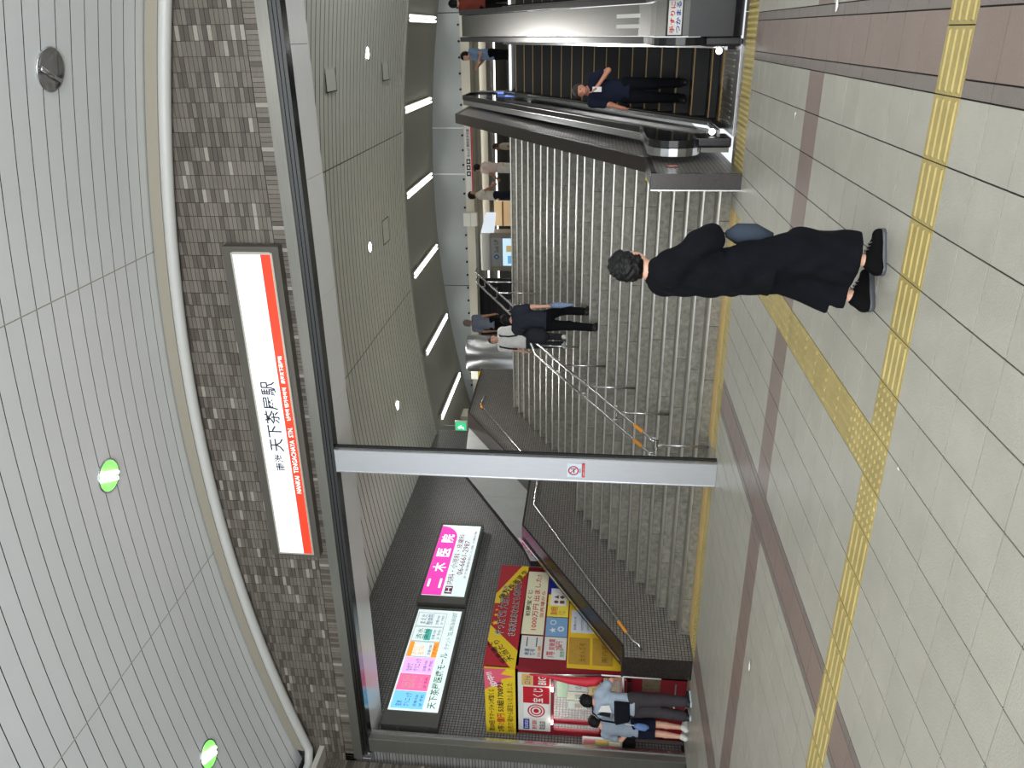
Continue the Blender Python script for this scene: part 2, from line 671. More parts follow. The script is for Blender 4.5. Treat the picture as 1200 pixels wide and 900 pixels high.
# left side wall of the concourse, only a sliver shows
wl = struct(MB().box(-11.1, -10.745, 3.0, 8.86, 0, 6.3).build('wall_left', wall_grout))
tb = []
for i in range(16):
    y1 = 8.84 - P * i
    z = 0.0
    while z < 6.1:
        tb.append((-10.75, -10.72, y1 - P + .003, y1 - .003, z + .0025, z + RH - .0025, pick(i, z)))
        z += RH
pieces('wall_tile', tb, wl, 40, 'wall_tile_field')

# steel edge of the beam, in two bands with grooves, and the jamb
st = struct(MB().box(-10.62, 5.2, 8.80, 9.0, 5.075, 5.212).build('trim_1', steel_dark))
for k, (z0, z1, y) in enumerate([(5.035, 5.073, 8.815), (4.993, 5.031, 8.825), (4.95, 4.989, 8.835)]):
    MB().box(-10.55, 5.2, y, 9.0, z0, z1).build('channel_strip', M('channel_steel', (96, 97, 98), 0.22, 1.0), st)
MB().box(-10.7, 5.2, 8.85, 9.02, 5.205, 5.222).build('shadow_gap', black_flat, st)
sof = struct(MB().box(-10.5, 5.2, 8.9, 9.62, 4.98, 5.05).build('trim_2', gap_m))
for k in range(11):
    x1 = 4.25 - 1.447 * k
    MB().box(max(x1 - 1.447, -10.5) + .003, x1 - .003, 8.94, 9.6, 4.955, 4.985).build('soffit_panel', white_panel, sof)
jb = struct(MB().box(-10.46, -10.19, 8.82, 8.95, 0, 4.95).build('trim_3', steel_dark, bevel=0.006))
MB().box(-10.215, -10.175, 8.95, 9.0, 0, 4.95).build('frame_edge', steel_bright, jb)
# end of the steel edge rounds the corner
MB().lathe([(0.0, 0), (0.15, 0), (0.15, 0.262), (0, 0.262)], (-10.57, 8.97, 4.95), 20).build('corner_drum', steel, st, smooth=False)

# ------------------------------------------------------------------ curved pipe and trim where the vault meets the wall
xs = [5.0 - 0.3 * k for k in range(52) if 5.0 - 0.3 * k > -10.45] + [-10.45]
pp = struct(MB().tube([(x, 8.76, 6.735 - 0.0235 * (x + 4.6) ** 2) for x in xs] + [(-10.6, 8.6, 5.90), (-10.62, 8.2, 5.9), (-10.62, 3, 5.9)], 0.07, 12).build('trim_4', pipe_m, smooth=True))
mb = MB()
for x0, x1 in zip(xs[:-1], xs[1:]):
    z0, z1 = 6.80 - 0.0235 * (x0 + 4.6) ** 2, 6.80 - 0.0235 * (x1 + 4.6) ** 2
    mb.add([(x0, 8.72, z0), (x1, 8.72, z1), (x1, 8.84, z1), (x0, 8.84, z0), (x0, 8.74, z0 + .15), (x1, 8.74, z1 + .15), (x1, 8.84, z1 + .15), (x0, 8.84, z0 + .15)],
           [(0, 1, 5, 4), (0, 3, 2, 1), (4, 5, 6, 7)])
struct(mb.build('trim_5', trim_m))
lt = struct(MB().box(-10.72, -10.44, 3.0, 8.84, 5.70, 5.78).build('trim_6', M('pale_ledge', (196, 194, 186), 0.4)))
mb = MB().box(-10.74, -10.55, 3.0, 8.8, 5.98, 6.02)
mb.build('ledge_gap', gap_m, lt)

# ------------------------------------------------------------------ vaulted plank ceiling of the concourse
JX = [-11.04, -6.69, -2.34, 2.01, 6.4]
NS = 10


def strip(mb, x0, x1, y0, y1, zf, dz=0.0, th=0.025):      # plank edges coloured dark, standing in for the shade in the joints
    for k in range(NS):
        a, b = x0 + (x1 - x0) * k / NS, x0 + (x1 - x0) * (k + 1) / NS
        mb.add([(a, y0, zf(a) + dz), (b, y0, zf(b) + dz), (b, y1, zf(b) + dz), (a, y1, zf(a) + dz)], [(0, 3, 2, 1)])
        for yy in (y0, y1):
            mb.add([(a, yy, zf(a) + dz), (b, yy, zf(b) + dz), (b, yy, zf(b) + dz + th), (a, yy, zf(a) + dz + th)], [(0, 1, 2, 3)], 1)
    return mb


mb = MB()
for a, b in zip(JX[:-1], JX[1:]):
    strip(mb, a, b, -4, 8.84, zfront, 0.025)
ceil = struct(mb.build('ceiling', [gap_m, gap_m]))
for a, b in zip(JX[:-1], JX[1:]):
    y = 8.80
    while y > 4.0:
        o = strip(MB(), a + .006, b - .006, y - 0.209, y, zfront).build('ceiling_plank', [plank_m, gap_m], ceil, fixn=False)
        y -= 0.22
    mb = MB()
    while y > -4:
        strip(mb, a + .006, b - .006, y - 0.209, y, zfront)
        y -= 0.22
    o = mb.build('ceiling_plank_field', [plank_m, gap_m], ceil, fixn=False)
    o['kind'] = 'stuff'
    # bright joint cover
for a in JX[1:-1]:
    MB().tube([(a, -4, zfront(a) + .004), (a, 8.8, zfront(a) + .004)], 0.008, 6).build('joint_strip', trim_m, ceil)

# downlights of the concourse
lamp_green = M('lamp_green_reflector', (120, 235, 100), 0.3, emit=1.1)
lamp_white = M('lamp_tube_white', (255, 255, 250), 0.3, emit=7.0)
for i, xx in enumerate((-8.77, -4.48, -0.25)):
    z = zfront(xx)
    lit = i < 2
    t = thing('downlight', ['lit round downlight with green reflector above the brick wall corner', 'lit round downlight with green reflector in ceiling above station sign', 'unlit round silver mirror downlight in plank ceiling'][i], 'ceiling light', (xx, 7.15, z), 'concourse downlights')
    tilt = math.atan(0.047 * (xx + 4.6))
    cc = (xx, 7.15, z)
    r = MB().lathe([(0.172, 0.01), (0.19, 0.0), (0.198, -0.012), (0.19, -0.022), (0.176, -0.020)], cc, 32).tilt_y(cc, tilt).build('rim', steel_bright, t, smooth=True)
    MB().lathe([(0.178, -0.020), (0.14, -0.010), (0.09, -0.006), (0.0, -0.0045)], cc, 32).tilt_y(cc, tilt).build('reflector', lamp_green if lit else M('mirror', (200, 202, 206), 0.12, 1.0), t, smooth=True)
    MB().tube([(xx + .02, 7.0, z - .022), (xx - .10, 7.27, z - .022)], 0.022, 10).tilt_y(cc, tilt).build('lamp', lamp_white if lit else M('dull_lamp', (190, 192, 196), 0.2, 1.0), t, smooth=True)
    if lit:
        MB().tube([(xx + .08, 7.03, z - .022), (xx - .04, 7.30, z - .022)], 0.022, 10).tilt_y(cc, tilt).build('lamp', lamp_white, t, smooth=True)

# ------------------------------------------------------------------ ceiling over the stairs
IX = [-10.5, -6.2, -2.2, 1.8, 5.6]
mb = MB()
for a, b in zip(IX[:-1], IX[1:]):
    strip(mb, a, b, 9.6, 19.8, zinner, 0.02)
groove = M('groove_grey', (126, 125, 116), 0.8)
ci = struct(mb.build('ceiling_inner', [groove, groove]))
for a, b in zip(IX[:-1], IX[1:]):
    mb = MB()
    y = 9.64
    while y < 19.7:
        strip(mb, a + .01, b - .01, y, y + 0.19, zinner, 0, 0.02)
        y += 0.22
    o = mb.build('ceiling_panel', [inner_m, groove], ci, fixn=False)
# pale edge where this ceiling stops
mb = MB()
xs = [5.6 - 0.4 * k for k in range(41) if 5.6 - .4 * k > -10.5] + [-10.5]
for x0, x1 in zip(xs[:-1], xs[1:]):
    mb.add([(x0, 19.72, zinner(x0) - .03), (x1, 19.72, zinner(x1) - .03), (x1, 19.86, zinner(x1) - .03), (x0, 19.86, zinner(x0) - .03),
            (x0, 19.72, zinner(x0) + .6), (x1, 19.72, zinner(x1) + .6), (x1, 19.86, zinner(x1) + .6), (x0, 19.86, zinner(x0) + .6)],
           [(0, 3, 2, 1), (0, 1, 5, 4), (2, 3, 7, 6)])
struct(mb.build('trim_7', M('ceiling_edge', (176, 176, 166), 0.4)))
# small downlights and hatches in it
lamp_small = M('small_lamp', (255, 252, 240), 0.3, emit=9.0)
for i, (xx, yy) in enumerate(((-0.34, 16.45), (-4.2, 16.35), (-8.25, 16.9))):
    z = zinner(xx)
    t = thing('stair_downlight', 'small lit downlight above the ' + ['escalators', 'middle of the stairs', 'stairs beside the dark left wall'][i], 'ceiling light', (xx, yy, z), 'downlights over the stairs')
    MB().lathe([(0.10, 0.0), (0.13, -0.012), (0.135, -0.02), (0.11, -0.02)], (xx, yy, z), 20).build('rim', steel_bright, t, smooth=True)
    MB().lathe([(0.11, -0.02), (0.05, -0.035), (0.0, -0.038)], (xx, yy, z), 20).build('lamp', lamp_small, t, smooth=True)
for i, (x0, x1, y0, y1) in enumerate(((-0.91, -0.33, 13.85, 14.42), (-0.93, -0.34, 17.65, 18.2), (-4.46, -3.9, 17.5, 18.08))):
    t = thing('ceiling_hatch', ['access hatch in grooved ceiling nearest the white soffit', 'access hatch beside downlight above the escalators', 'access hatch above the middle of the stairs'][i], 'hatch', (0, 0, 0), 'ceiling hatches')
    z = zinner((x0 + x1) / 2) - 0.004
    MB().box(x0 + .02, x1 - .02, y0 + .02, y1 - .02, z - .004, z + .004).build('cover', inner_m, t)
    mb = MB()
    for q in ((x0, x1, y0, y0 + .02), (x0, x1, y1 - .02, y1), (x0, x0 + .02, y0, y1), (x1 - .02, x1, y0, y1)):
        mb.box(*q, z - .008, z + .004)
    mb.build('frame', M('hatch_frame', (70, 70, 66), 0.6), t)

# ------------------------------------------------------------------ stairs
YS, TR, RI, LAND, NST, NLO = 9.72, 0.30, 0.152, 1.2, 23, 12
XL, XR = -8.5, -1.66


def step_y(k):          # riser face of step k = 1..23
    return YS + (k - 1) * TR + (LAND if k > NLO else 0)


ZU = NST * RI
stairs = thing('staircase', 'wide grey granite staircase with steel nosings rising to upper hall', 'staircase')
core = [(YS + .03, -0.05)]
for k in range(1, NST + 1):
    core += [(step_y(k) + .02, (k - 1) * RI - .03), (step_y(k) + .02, k * RI - .03)]
core += [(step_y(NST) + .4, ZU - .03), (step_y(NST) + .4, -0.05)]
MB().prism_x(core, XL, XR).build('stair_core', gap_m, stairs)
rnd = random.Random(5)
sb = []
for k in range(1, NST + 1):
    y = step_y(k)
    yn = step_y(k + 1) if k < NST else y + 0.4
    for part in (0, 1):
        if part == 1 and k > 11:
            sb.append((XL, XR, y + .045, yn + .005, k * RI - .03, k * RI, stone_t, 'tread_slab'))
            continue
        x = XL
        first = True
        while x < XR - .01:
            w = rnd.choice((0.6, 0.75, 0.9, 0.9, 1.2)) if not first else rnd.uniform(.3, .9)
            first = False
            x1 = min(x + w, XR)
            if XR - x1 < .2:
                x1 = XR
            if part == 0:
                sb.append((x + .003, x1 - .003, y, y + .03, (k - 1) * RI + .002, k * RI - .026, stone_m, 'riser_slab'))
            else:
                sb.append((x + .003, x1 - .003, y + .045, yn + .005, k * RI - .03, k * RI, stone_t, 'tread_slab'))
            x = x1
for b in sb:
    o = bpy.data.objects.new(b[7], unit_mesh(b[7], b[6]))
    C.objects.link(o)
    o.parent = stairs
    o.location = ((b[0] + b[1]) / 2, (b[2] + b[3]) / 2, (b[4] + b[5]) / 2)
    o.scale = (b[1] - b[0], b[3] - b[2], b[5] - b[4])
for k in range(1, NST + 1):
    y = step_y(k)
    MB().prism_x([(y - .012, k * RI - .023), (y + .045, k * RI - .023), (y + .045, k * RI + .003), (y - .004, k * RI + .003), (y - .012, k * RI - .003)], XL, XR).build('nosing', nosing_m, stairs)

# parapet on the left of the stairs
PARL = [(9.15, 0), (9.15, 1.0), (9.39, 1.0), (12.44, 2.79), (14.2, 2.79), (17.13, 4.55), (19.9, 4.6), (19.9, 0)]
pl = struct(MB().prism_x(PARL, -8.85, XL).build('wall_stair_left', mosaic_x2))
mb = MB()
cap = PARL[1:-1]
for (ya, za), (yb, zb) in zip(cap[:-1], cap[1:]):
    n = Vector((0, -(zb - za), yb - ya)).normalized()
    MB().prism_x([(ya, za), (yb, zb), (yb + n.y * .035, zb + n.z * .035), (ya + n.y * .035, za + n.z * .035)], -8.88, XL + .015).build('coping', coping_m, pl)
MB().box(-8.852, XL + .002, 9.14, 9.16, 0, 1.03).build('end_face', coping_m, pl)
MB().prism_x([(9.39, 1.04), (12.42, 2.835), (12.42, 2.86), (9.39, 1.065)], -8.80, -8.76).build('edge_strip', steel_bright, pl)
# light stone wall rising behind it
so = struct(MB().prism_x([(11.9, 1.5), (11.9, 2.62), (12.35, 2.8), (15.0, 4.36), (17.62, 4.62), (17.62, 1.5)], -9.02, -8.9).build('wall_stone', gap_m))
light_stone = M('light_stone', (176, 178, 176), 0.4, 0, var=0.07, scale=2.5)
yy = [11.9, 12.35, 13.1, 14.0, 14.9, 15.8, 16.7, 17.62]


def ztop_stone(y):
    return np.interp(y, [11.9, 12.35, 15.0, 17.62], [2.62, 2.80, 4.36, 4.62])


for a, b in zip(yy[:-1], yy[1:]):
    MB().prism_x([(a + .004, 1.5), (b - .004, 1.5), (b - .004, ztop_stone(b)), (a + .004, ztop_stone(a))], -8.905, -8.885).build('stone_panel', light_stone, so)
    for zz in (2.3, 3.3):
        if zz < ztop_stone(a) - .3:
            MB().lathe([(0, 0), (.018, 0), (.018, .006), (0, .006)], (-8.885, (a + b) / 2, zz), 10).build('dowel_cap', steel_dark, so)
# left wall with the clinic signs
struct(MB().box(-10.9, -10.5, 8.96, 20.0, 0, 6.2).build('wall_stair_side', mosaic_x))

# parapet between stairs and escalator
PARR = [(9.21, 0), (9.21, 1.0), (10.4, 1.0), (16.42, 4.47), (18.6, 4.47), (18.6, 0)]
pr = struct(MB().prism_x([(9.25, 0), (9.25, .96), (10.4, .96), (16.42, 4.43), (18.55, 4.43), (18.55, 0)], XR + .01, -1.49).build('wall_escalator', mosaic_x2))
cap = PARR[0:-1]
for i, ((ya, za), (yb, zb)) in enumerate(zip(cap[:-1], cap[1:])):
    n = Vector((0, -(zb - za), yb - ya)).normalized()
    if i == 0:
        MB().box(XR, -1.48, 9.19, 9.25, 0, 1.0).build('coping', coping_m, pr)
    else:
        MB().prism_x([(ya, za), (yb, zb), (yb - n.y * .06, zb - n.z * .06), (ya - n.y * .06, za - n.z * .06)], XR, -1.48).build('coping', coping_m, pr)
MB().prism_x([(9.18, 0), (9.18, 1.0), (9.19, 1.0), (9.19, 0)], XR - .012, XR + .002).build('edge_strip', steel_bright, pr)
MB().prism_x([(9.25, 0.965), (10.4, 0.965), (16.42, 4.435), (16.42, 4.41), (10.4, .94), (9.25, .94)], XR - .006, XR + .008).build('edge_strip', steel_bright, pr)
# round prohibition sticker on its side
stk = thing('round_sticker', 'round red-rimmed warning sticker on tiled wall beside escalator', 'sticker', (-1.485, 9.75, .72))
MB().lathe([(0, 0), (.07, 0)], (0, 0, 0), 24, 'y').build('disc', off_m, stk)
for ch in stk.children:
    ch.rotation_euler = (0, 0, math.pi / 2)
    ch.location = (.004, 0, 0)
ring = MB().lathe([(.055, 0), (.07, 0)], (0, 0, 0), 24, 'y').build('ring', redink, stk)
ring.rotation_euler = (0, 0, math.pi / 2)
ring.location = (.006, 0, 0)
bar = MB().box(-.003, .003, -.055, .055, -.008, .008).build('bar', redink, stk)
bar.location = (.006, 0, 0)
bar.rotation_euler = (math.radians(45), 0, 0)

# yellow-tipped rail stub by the parapet foot
yt = thing('yellow_rail_end', 'short rail end with yellow tape beside the escalator wall', 'rail', (-1.72, 9.9, 0))
MB().tube([(-1.72, 10.25, .99), (-1.74, 9.98, .93)], .014, 8).build('sleeve', M('yellow_tape', (226, 190, 40), .5), yt)
MB().tube([(-1.74, 9.98, .93), (-1.77, 9.66, .86), (-1.74, 9.66, .84)], .012, 8).build('tip', steel_bright, yt)
MB().tube([(-1.72, 10.25, .99), (-1.66, 10.25, .99)], .01, 8).build('bracket', steel_bright, yt)


# ------------------------------------------------------------------ handrails of the stairs
def rail(name, label, pts, r, brackets, wallx=None, tape=None, group=None):
    t = thing(name, label, 'handrail', pts[0], group)
    MB().tube(pts, r, 10).build('bar', steel_bright, t, smooth=True)
    for p in brackets:
        MB().tube([p, (p[0] - .03, p[1], p[2] - .05), (wallx, p[1], p[2] - .05)], .009, 6).build('bracket', steel_dark, t)
    for a, b in tape or []:
        MB().tube([a, b], r + .004, 10).build('grip_tape', orange_m, t)
    return t


hx = -8.43


def onl(y):
    return (hx, y, np.interp(y, [9.37, 13.06], [0.84, 2.64]))


def onu(y):
    return (hx, y, np.interp(y, [14.35, 17.42], [2.64, 4.30]))


rail('wall_handrail', 'steel handrail with orange grip on left parapet of the lower flight', [(hx - .07, 9.33, .74), (hx, 9.36, .78), onl(9.45), onl(11), onl(12.2), (hx, 13.06, 2.64), (hx, 14.35, 2.64), onu(14.5), onu(16), (hx, 17.42, 4.30), (hx, 17.9, 4.30), (hx, 18.0, 4.24)], .021,
     [onl(10.2), onl(11.3), onl(12.4), (hx, 13.6, 2.64), onu(15.2), onu(16.4)], XL, [(onl(9.6), onl(9.85)), ((hx, 17.3, 4.25), (hx, 17.5, 4.31))])

t = thing('center_handrail', 'twin steel handrail on posts up the middle of the stairs', 'handrail', (-5.15, 9.62, 0))


def zrail(y):
    return float(np.interp(y, [9.60, 13.05, 14.5, 17.45], [0.80, 2.60, 2.60 + .35, 4.32]))


for sx in (-.115, .115):
    xx = -5.16 + sx
    MB().tube([(xx, 9.52, zrail(9.6) - .02), (xx, 9.62, zrail(9.62))] + [(xx, y, zrail(y)) for y in (11, 12.2, 13.05, 14.5, 15.5, 16.5, 17.45)] + [(xx, 17.8, 4.34)], .021, 10).build('bar', steel_bright, t, smooth=True)
    MB().tube([(xx, 9.75, zrail(9.75)), (xx, 9.95, zrail(9.95))], .026, 10).build('grip_tape', orange_m, t)
MB().tube([(-5.275, 9.52, .78), (-5.275, 9.52, .70), (-5.045, 9.52, .70), (-5.045, 9.52, .78)], .018, 8).build('end_loop', steel_bright, t, smooth=True)
for y, zb in ((9.60, 0), (10.57, .456), (11.47, .912), (12.33, 1.368), (13.2, 1.824), (15.48, 2.432), (16.3, 2.736), (17.1, 2.888 + .152)):
    zt = zrail(y) - .09
    p = MB().tube([(-5.16, y, zb), (-5.16, y, zt)], .017, 8).build('post', steel_bright, t, smooth=True)
    MB().tube([(-5.275, y, zt + .09), (-5.275, y, zt), (-5.045, y, zt), (-5.045, y, zt + .09)], .010, 6).build('cradle', steel_bright, t)

# ------------------------------------------------------------------ steel column in the opening
t = thing('steel_column', 'flat brushed steel column with no-smoking sticker at the stair opening', 'column', (-5.15, 8.9, 0))
MB().box(-5.32, -4.985, 8.84, 8.905, 0, 4.96).build('front_plate', steel_plate, t, bevel=.004)
MB().box(-5.31, -4.965, 8.91, 8.95, 0, 4.96).build('back_plate', black_flat, t)
MB().box(-5.323, -5.310, 8.832, 8.85, 0, 4.95).build('edge_bead', steel_bright, t)
MB().box(-4.997, -4.982, 8.832, 8.85, 0, 4.95).build('edge_bead', steel_bright, t)
t = thing('no_smoking_sticker', 'no-smoking sticker with red ring and red strip on steel column', 'sticker', (-5.15, 8.836, 1.75))
panel('backing', (-5.26, 8.838, 1.70), X, Z, .20, .18, .003, M('pale_blue_film', (206, 222, 234), .4), t)
ringc = (-5.16, 8.832, 1.80)
o = MB().lathe([(.052, 0), (.068, 0)], ringc, 28, 'y').build('ring', redink, t)
panel('slash', (ringc[0] - .042, ringc[1] - .001, ringc[2] + .038), Vector((.707, 0, -.707)), Vector((.707, 0, .707)), .11, .011, .001, redink, t)
panel('cigarette', (ringc[0] - .035, ringc[1], ringc[2] - .012), X, Z, .07, .012, .001, blackink, t)
panel('smoke', (ringc[0] + .02, ringc[1], ringc[2] + .006), X, Z, .012, .03, .001, blackink, t)
panel('red_strip', (-5.255, 8.836, 1.655), X, Z, .205, .036, .003, redink, t)
text('lettering', '禁煙', (-5.19, 8.834, 1.705), X, Z, .06, .022, blackink, t)
text('lettering', '全面禁煙にご協力下さい', (-5.24, 8.832, 1.663), X, Z, .17, .018, white_m, t)

# ------------------------------------------------------------------ station name sign
sign_white = M('lit_white_panel', (236, 242, 248), 0.4, emit=0.62)
sign_red = M('lit_red_panel', (246, 58, 34), 0.4, emit=0.75)
sign_ink = M('sign_ink', (52, 50, 66), 0.5)
t = thing('station_sign', 'long lit white and red station name sign on tiled beam', 'sign', (-4.45, 8.8, 5.6))
YF = 8.70
sx0, sx1, sz0, sz1 = -6.575, -2.34, 5.385, 5.845
MB().box(sx0 - .06, sx1 + .09, YF + .012, 8.845, sz0 - .10, sz1 + .13).build('housing', M('sign_housing', (84, 80, 74), .5), t, bevel=.006)
mb = MB()
for q in ((sx0 - .02, sx1 + .02, sz1, sz1 + .02), (sx0 - .02, sx1 + .02, sz0 - .025, sz0), (sx0 - .02, sx0, sz0, sz1), (sx1, sx1 + .03, sz0, sz1)):
    mb.box(q[0], q[1], YF - .006, YF + .014, q[2], q[3])
mb.build('frame', M('sign_frame', (196, 192, 180), .4, .5), t)
hr = .265 * (sz1 - sz0)
panel('white_panel', (sx0, YF + .012, sz0 + hr), X, Z, sx1 - sx0, sz1 - sz0 - hr, .012, sign_white, t)
panel('red_panel', (sx0, YF + .012, sz0), X, Z, sx1 - sx0, hr, .012, sign_red, t)
lw = M('lit_white_letter', (255, 250, 248), .5, emit=1.2)
text('lettering', '南海', (-5.26, YF - .003, sz0 + hr + .085), X, Z, .25, .125, sign_ink, t, offset=.010)
text('lettering', '天下茶屋駅', (-4.97, YF - .003, sz0 + hr + .055), X, Z, 1.0, .20, sign_ink, t, offset=.010)
text('lettering', 'NANKAI  TENGACHAYA  STN.', (-5.60, YF - .003, sz0 + .030), X, Z, .99, .064, lw, t, offset=.006)
text('lettering', '난카이 덴가차야역', (-4.51, YF - .003, sz0 + .036), X, Z, .46, .054, lw, t, offset=.015)
text('lettering', '南海天下茶屋站', (-3.99, YF - .003, sz0 + .036), X, Z, .37, .056, lw, t, offset=.012)

# ------------------------------------------------------------------ clinic light boxes on the left wall
XF = -10.30
lit_w = M('lit_clinic_white', (222, 238, 238), .4, emit=0.75)
lit_mg = M('lit_magenta', (244, 60, 176), .4, emit=0.85)
lit_bl = M('lit_blue', (120, 196, 238), .4, emit=0.9)
lit_pk = M('lit_pink', (240, 110, 160), .4, emit=0.9)
lit_vi = M('lit_violet', (226, 176, 238), .4, emit=0.9)
lit_or = M('lit_orange', (248, 150, 50), .4, emit=0.9)
box_m = M('lightbox_grey', (96, 96, 92), .4, .3)
inkp = M('ink_plum', (170, 60, 120), .5)
inkn = M('ink_navy', (40, 70, 130), .5)
inkg = M('ink_teal', (30, 150, 110), .5)
inkgr = M('ink_grey', (110, 140, 150), .5)


def lightbox(name, label, y0, y1, z0, z1, near_end):
    t = thing(name, label, 'sign', (-10.4, (y0 + y1) / 2, z0), 'clinic light boxes')
    MB().box(-10.5, XF - .012, y0 - near_end, y1 + .09, z0 - .05, z1 + .05).build('housing', box_m, t, bevel=.006)
    panel('face', (XF - .012, y0, z0), Y, Z, y1 - y0, z1 - z0, .012, lit_w, t)
    return t


z0, z1 = 3.98, 4.83
ya, yb = 9.55, 12.05
t = lightbox('clinic_directory_sign', 'lit directory sign with six coloured clinic cells, nearest the booth', ya, yb, z0, z1, .30)
XT = XF + .002
cell = [(0.0, lit_bl), (.40, lit_pk), (.80, lit_vi), (1.20, None), (1.60, None), (2.0, None)]
cz, ch = z0 + .27, .55
names = [('安木\nクリニック', inkn), ('米田\n歯科', white_m), ('ながて\nクリニック', inkn), ('あんどう\n皮フ科', lit_or), ('清水\n薬局', inkg), ('まえだ\n整体院', inkn)]
for (dy, mt), (nm, im) in zip(cell, names):
    y = ya + .03 + dy
    if mt:
        panel('cell', (XF, y, cz), Y, Z, .385, ch, .003, mt, t)
    else:
        for q in ((y, cz, .385, .006), (y, cz + ch - .006, .385, .006), (y, cz, .006, ch), (y + .379, cz, .006, ch)):
            panel('cell_line', (XF, q[0], q[1]), Y, Z, q[2], q[3], .002, inkgr, t)
    text('lettering', nm, (XF + .005, y + .05, cz + .24), Y, Z, .29, .24, im, t)
    text('lettering', '診療 9:00', (XF + .005, y + .06, cz + .12), Y, Z, .25, .06, inkn if mt != lit_pk else white_m, t)
    text('lettering', '2F 予約', (XF + .005, y + .06, cz + .03), Y, Z, .25, .06, inkgr if not mt else inkn, t)
panel('cell_band', (XF, ya + 1.23, cz + .46), Y, Z, .385, .08, .004, lit_or, t)
panel('cell_band', (XF, ya + 1.23, cz + .0), Y, Z, .385, .10, .004, lit_or, t)
panel('cell_band', (XF, ya + 1.66, cz + .2), Y, Z, .29, .12, .004, M('lit_teal', (90, 190, 180), .4, emit=.6), t)
text('lettering', '天下茶屋医療モール', (XT, ya + .06, z0 + .06), Y, Z, 1.30, .15, inkg, t, offset=.008)
text('lettering', 'テナント TEL 090-3618-0307', (XT, ya + 1.45, z0 + .07), Y, Z, 1.0, .10, inkgr, t)
for q in (.15, .62):
    MB().lathe([(0, 0), (.035, 0), (.035, .012), (0, .012)], (-10.40, ya - .30 - .012, z0 + q), 12, 'y').build('lock', steel_bright, t)

ya, yb = 12.50, 14.95
t = lightbox('clinic_sign', 'lit magenta and white clinic sign nearer the stairs on dark wall', ya, yb, z0 + .03, z1 + .05, .22)
zt = z1 + .05
n = 10
poly = [(0, 0), (1.95, 0)] + [(1.95 + .45 * math.sin(a * math.pi / 2 / n), .40 - .40 * math.cos(a * math.pi / 2 / n)) for a in range(1, n + 1)] + [(0, .40)]
panel('magenta_band', (XF, ya, zt - .40), Y, Z, 0, 0, .003, lit_mg, t, poly)
for i, chh in enumerate('二木医院'):
    text('lettering', chh, (XF + .006, ya + .22 + i * .52, zt - .34), Y, Z, .30, .28, lw, t, offset=.015)
text('lettering', '内科・小児科・皮膚科', (XT, ya + .36, zt - .57), Y, Z, 1.75, .13, inkp, t, offset=.004)
panel('logo_square', (XF, ya + .06, zt - .60), Y, Z, .24, .15, .003, inkp, t)
text('lettering', 'H', (XF + .006, ya + .10, zt - .58), Y, Z, .16, .11, lit_w, t, offset=.01)
text('lettering', '06-6661-2987', (XT, ya + .68, zt - .72), Y, Z, 1.2, .12, inkp, t, offset=.004)
text('lettering', '天下茶屋駅前ビル2階 土曜診療', (XT, ya + .55, zt - .82), Y, Z, 1.7, .055, inkp, t)

# ------------------------------------------------------------------ lottery booth
BX0, BX1, BY0, BY1 = -10.48, -9.12, 9.42, 12.0
t = booth = thing('lottery_booth', 'red lottery ticket booth covered in posters in the left corner', 'booth', (-9.8, 9.42, 0))
MB().box(BX0, BX1, BY0 + .02, BY0 + .08, 0, .86).build('front_panel', red_m, t)
MB().box(BX0, BX1, 9.30, 9.75, .86, .92).build('counter', M('counter_dark', (48, 16, 22), .3), t)
MB().box(BX0, BX1 + .02, BY0, BY0 + .06, 2.05, 2.66).build('upper_panel', red_m, t)
for xx, w in ((BX1 - .07, .09), (-10.22, .05), (BX0, .10)):
    MB().box(xx, xx + w, BY0 + .005, BY0 + .07, .92, 2.06).build('window_post', red_m, t)
MB().box(BX0, BX1, BY0 + .005, BY0 + .06, .92, .99).build('window_sill', red_m, t)
MB().box(BX0, BX1, BY0 + .005, BY0 + .06, 1.28, 1.31).build('window_rail', red_m, t)
MB().box(BX0 + .03, BX1 - .03, BY0 + .03, BY0 + .036, .95, 2.05).build('window_glass', M('booth_glass', (235, 240, 240), .03, alpha=.12), t)
MB().box(BX0, BX1, 11.0, 11.05, .0, 3.1).build('back_wall', M('booth_inside', (226, 222, 208), .6), t)
MB().box(BX0, BX1, BY0, 11.0, 2.62, 2.68).build('roof', M('booth_roof', (210, 206, 196), .6), t)
MB().box(BX0 + .2, BX1 - .3, 9.8, 10.3, 2.58, 2.615).build('ceiling_lamp', M('booth_lamp', (255, 250, 236), .4, emit=5.0), t)
area('booth_light', (-9.8, 10.0, 2.56), 26, .8, .5)
# the side along the stairs
MB().box(BX1 - .05, BX1, BY0 + .02, BY1, 0, 2.70).build('side_panel', red_m, t)
MB().box(BX1 - .03, BX1 + .012, BY0, BY1, 2.66, 3.17).build('side_fascia', M('fascia_red', (176, 34, 48), .45), t)
MB().box(BX0, BX1 + .012, BY0 - .03, BY0 + .02, 2.66, 3.15).build('front_fascia', M('fascia_yellow', (226, 196, 44), .45), t)
XS = BX1 + .014
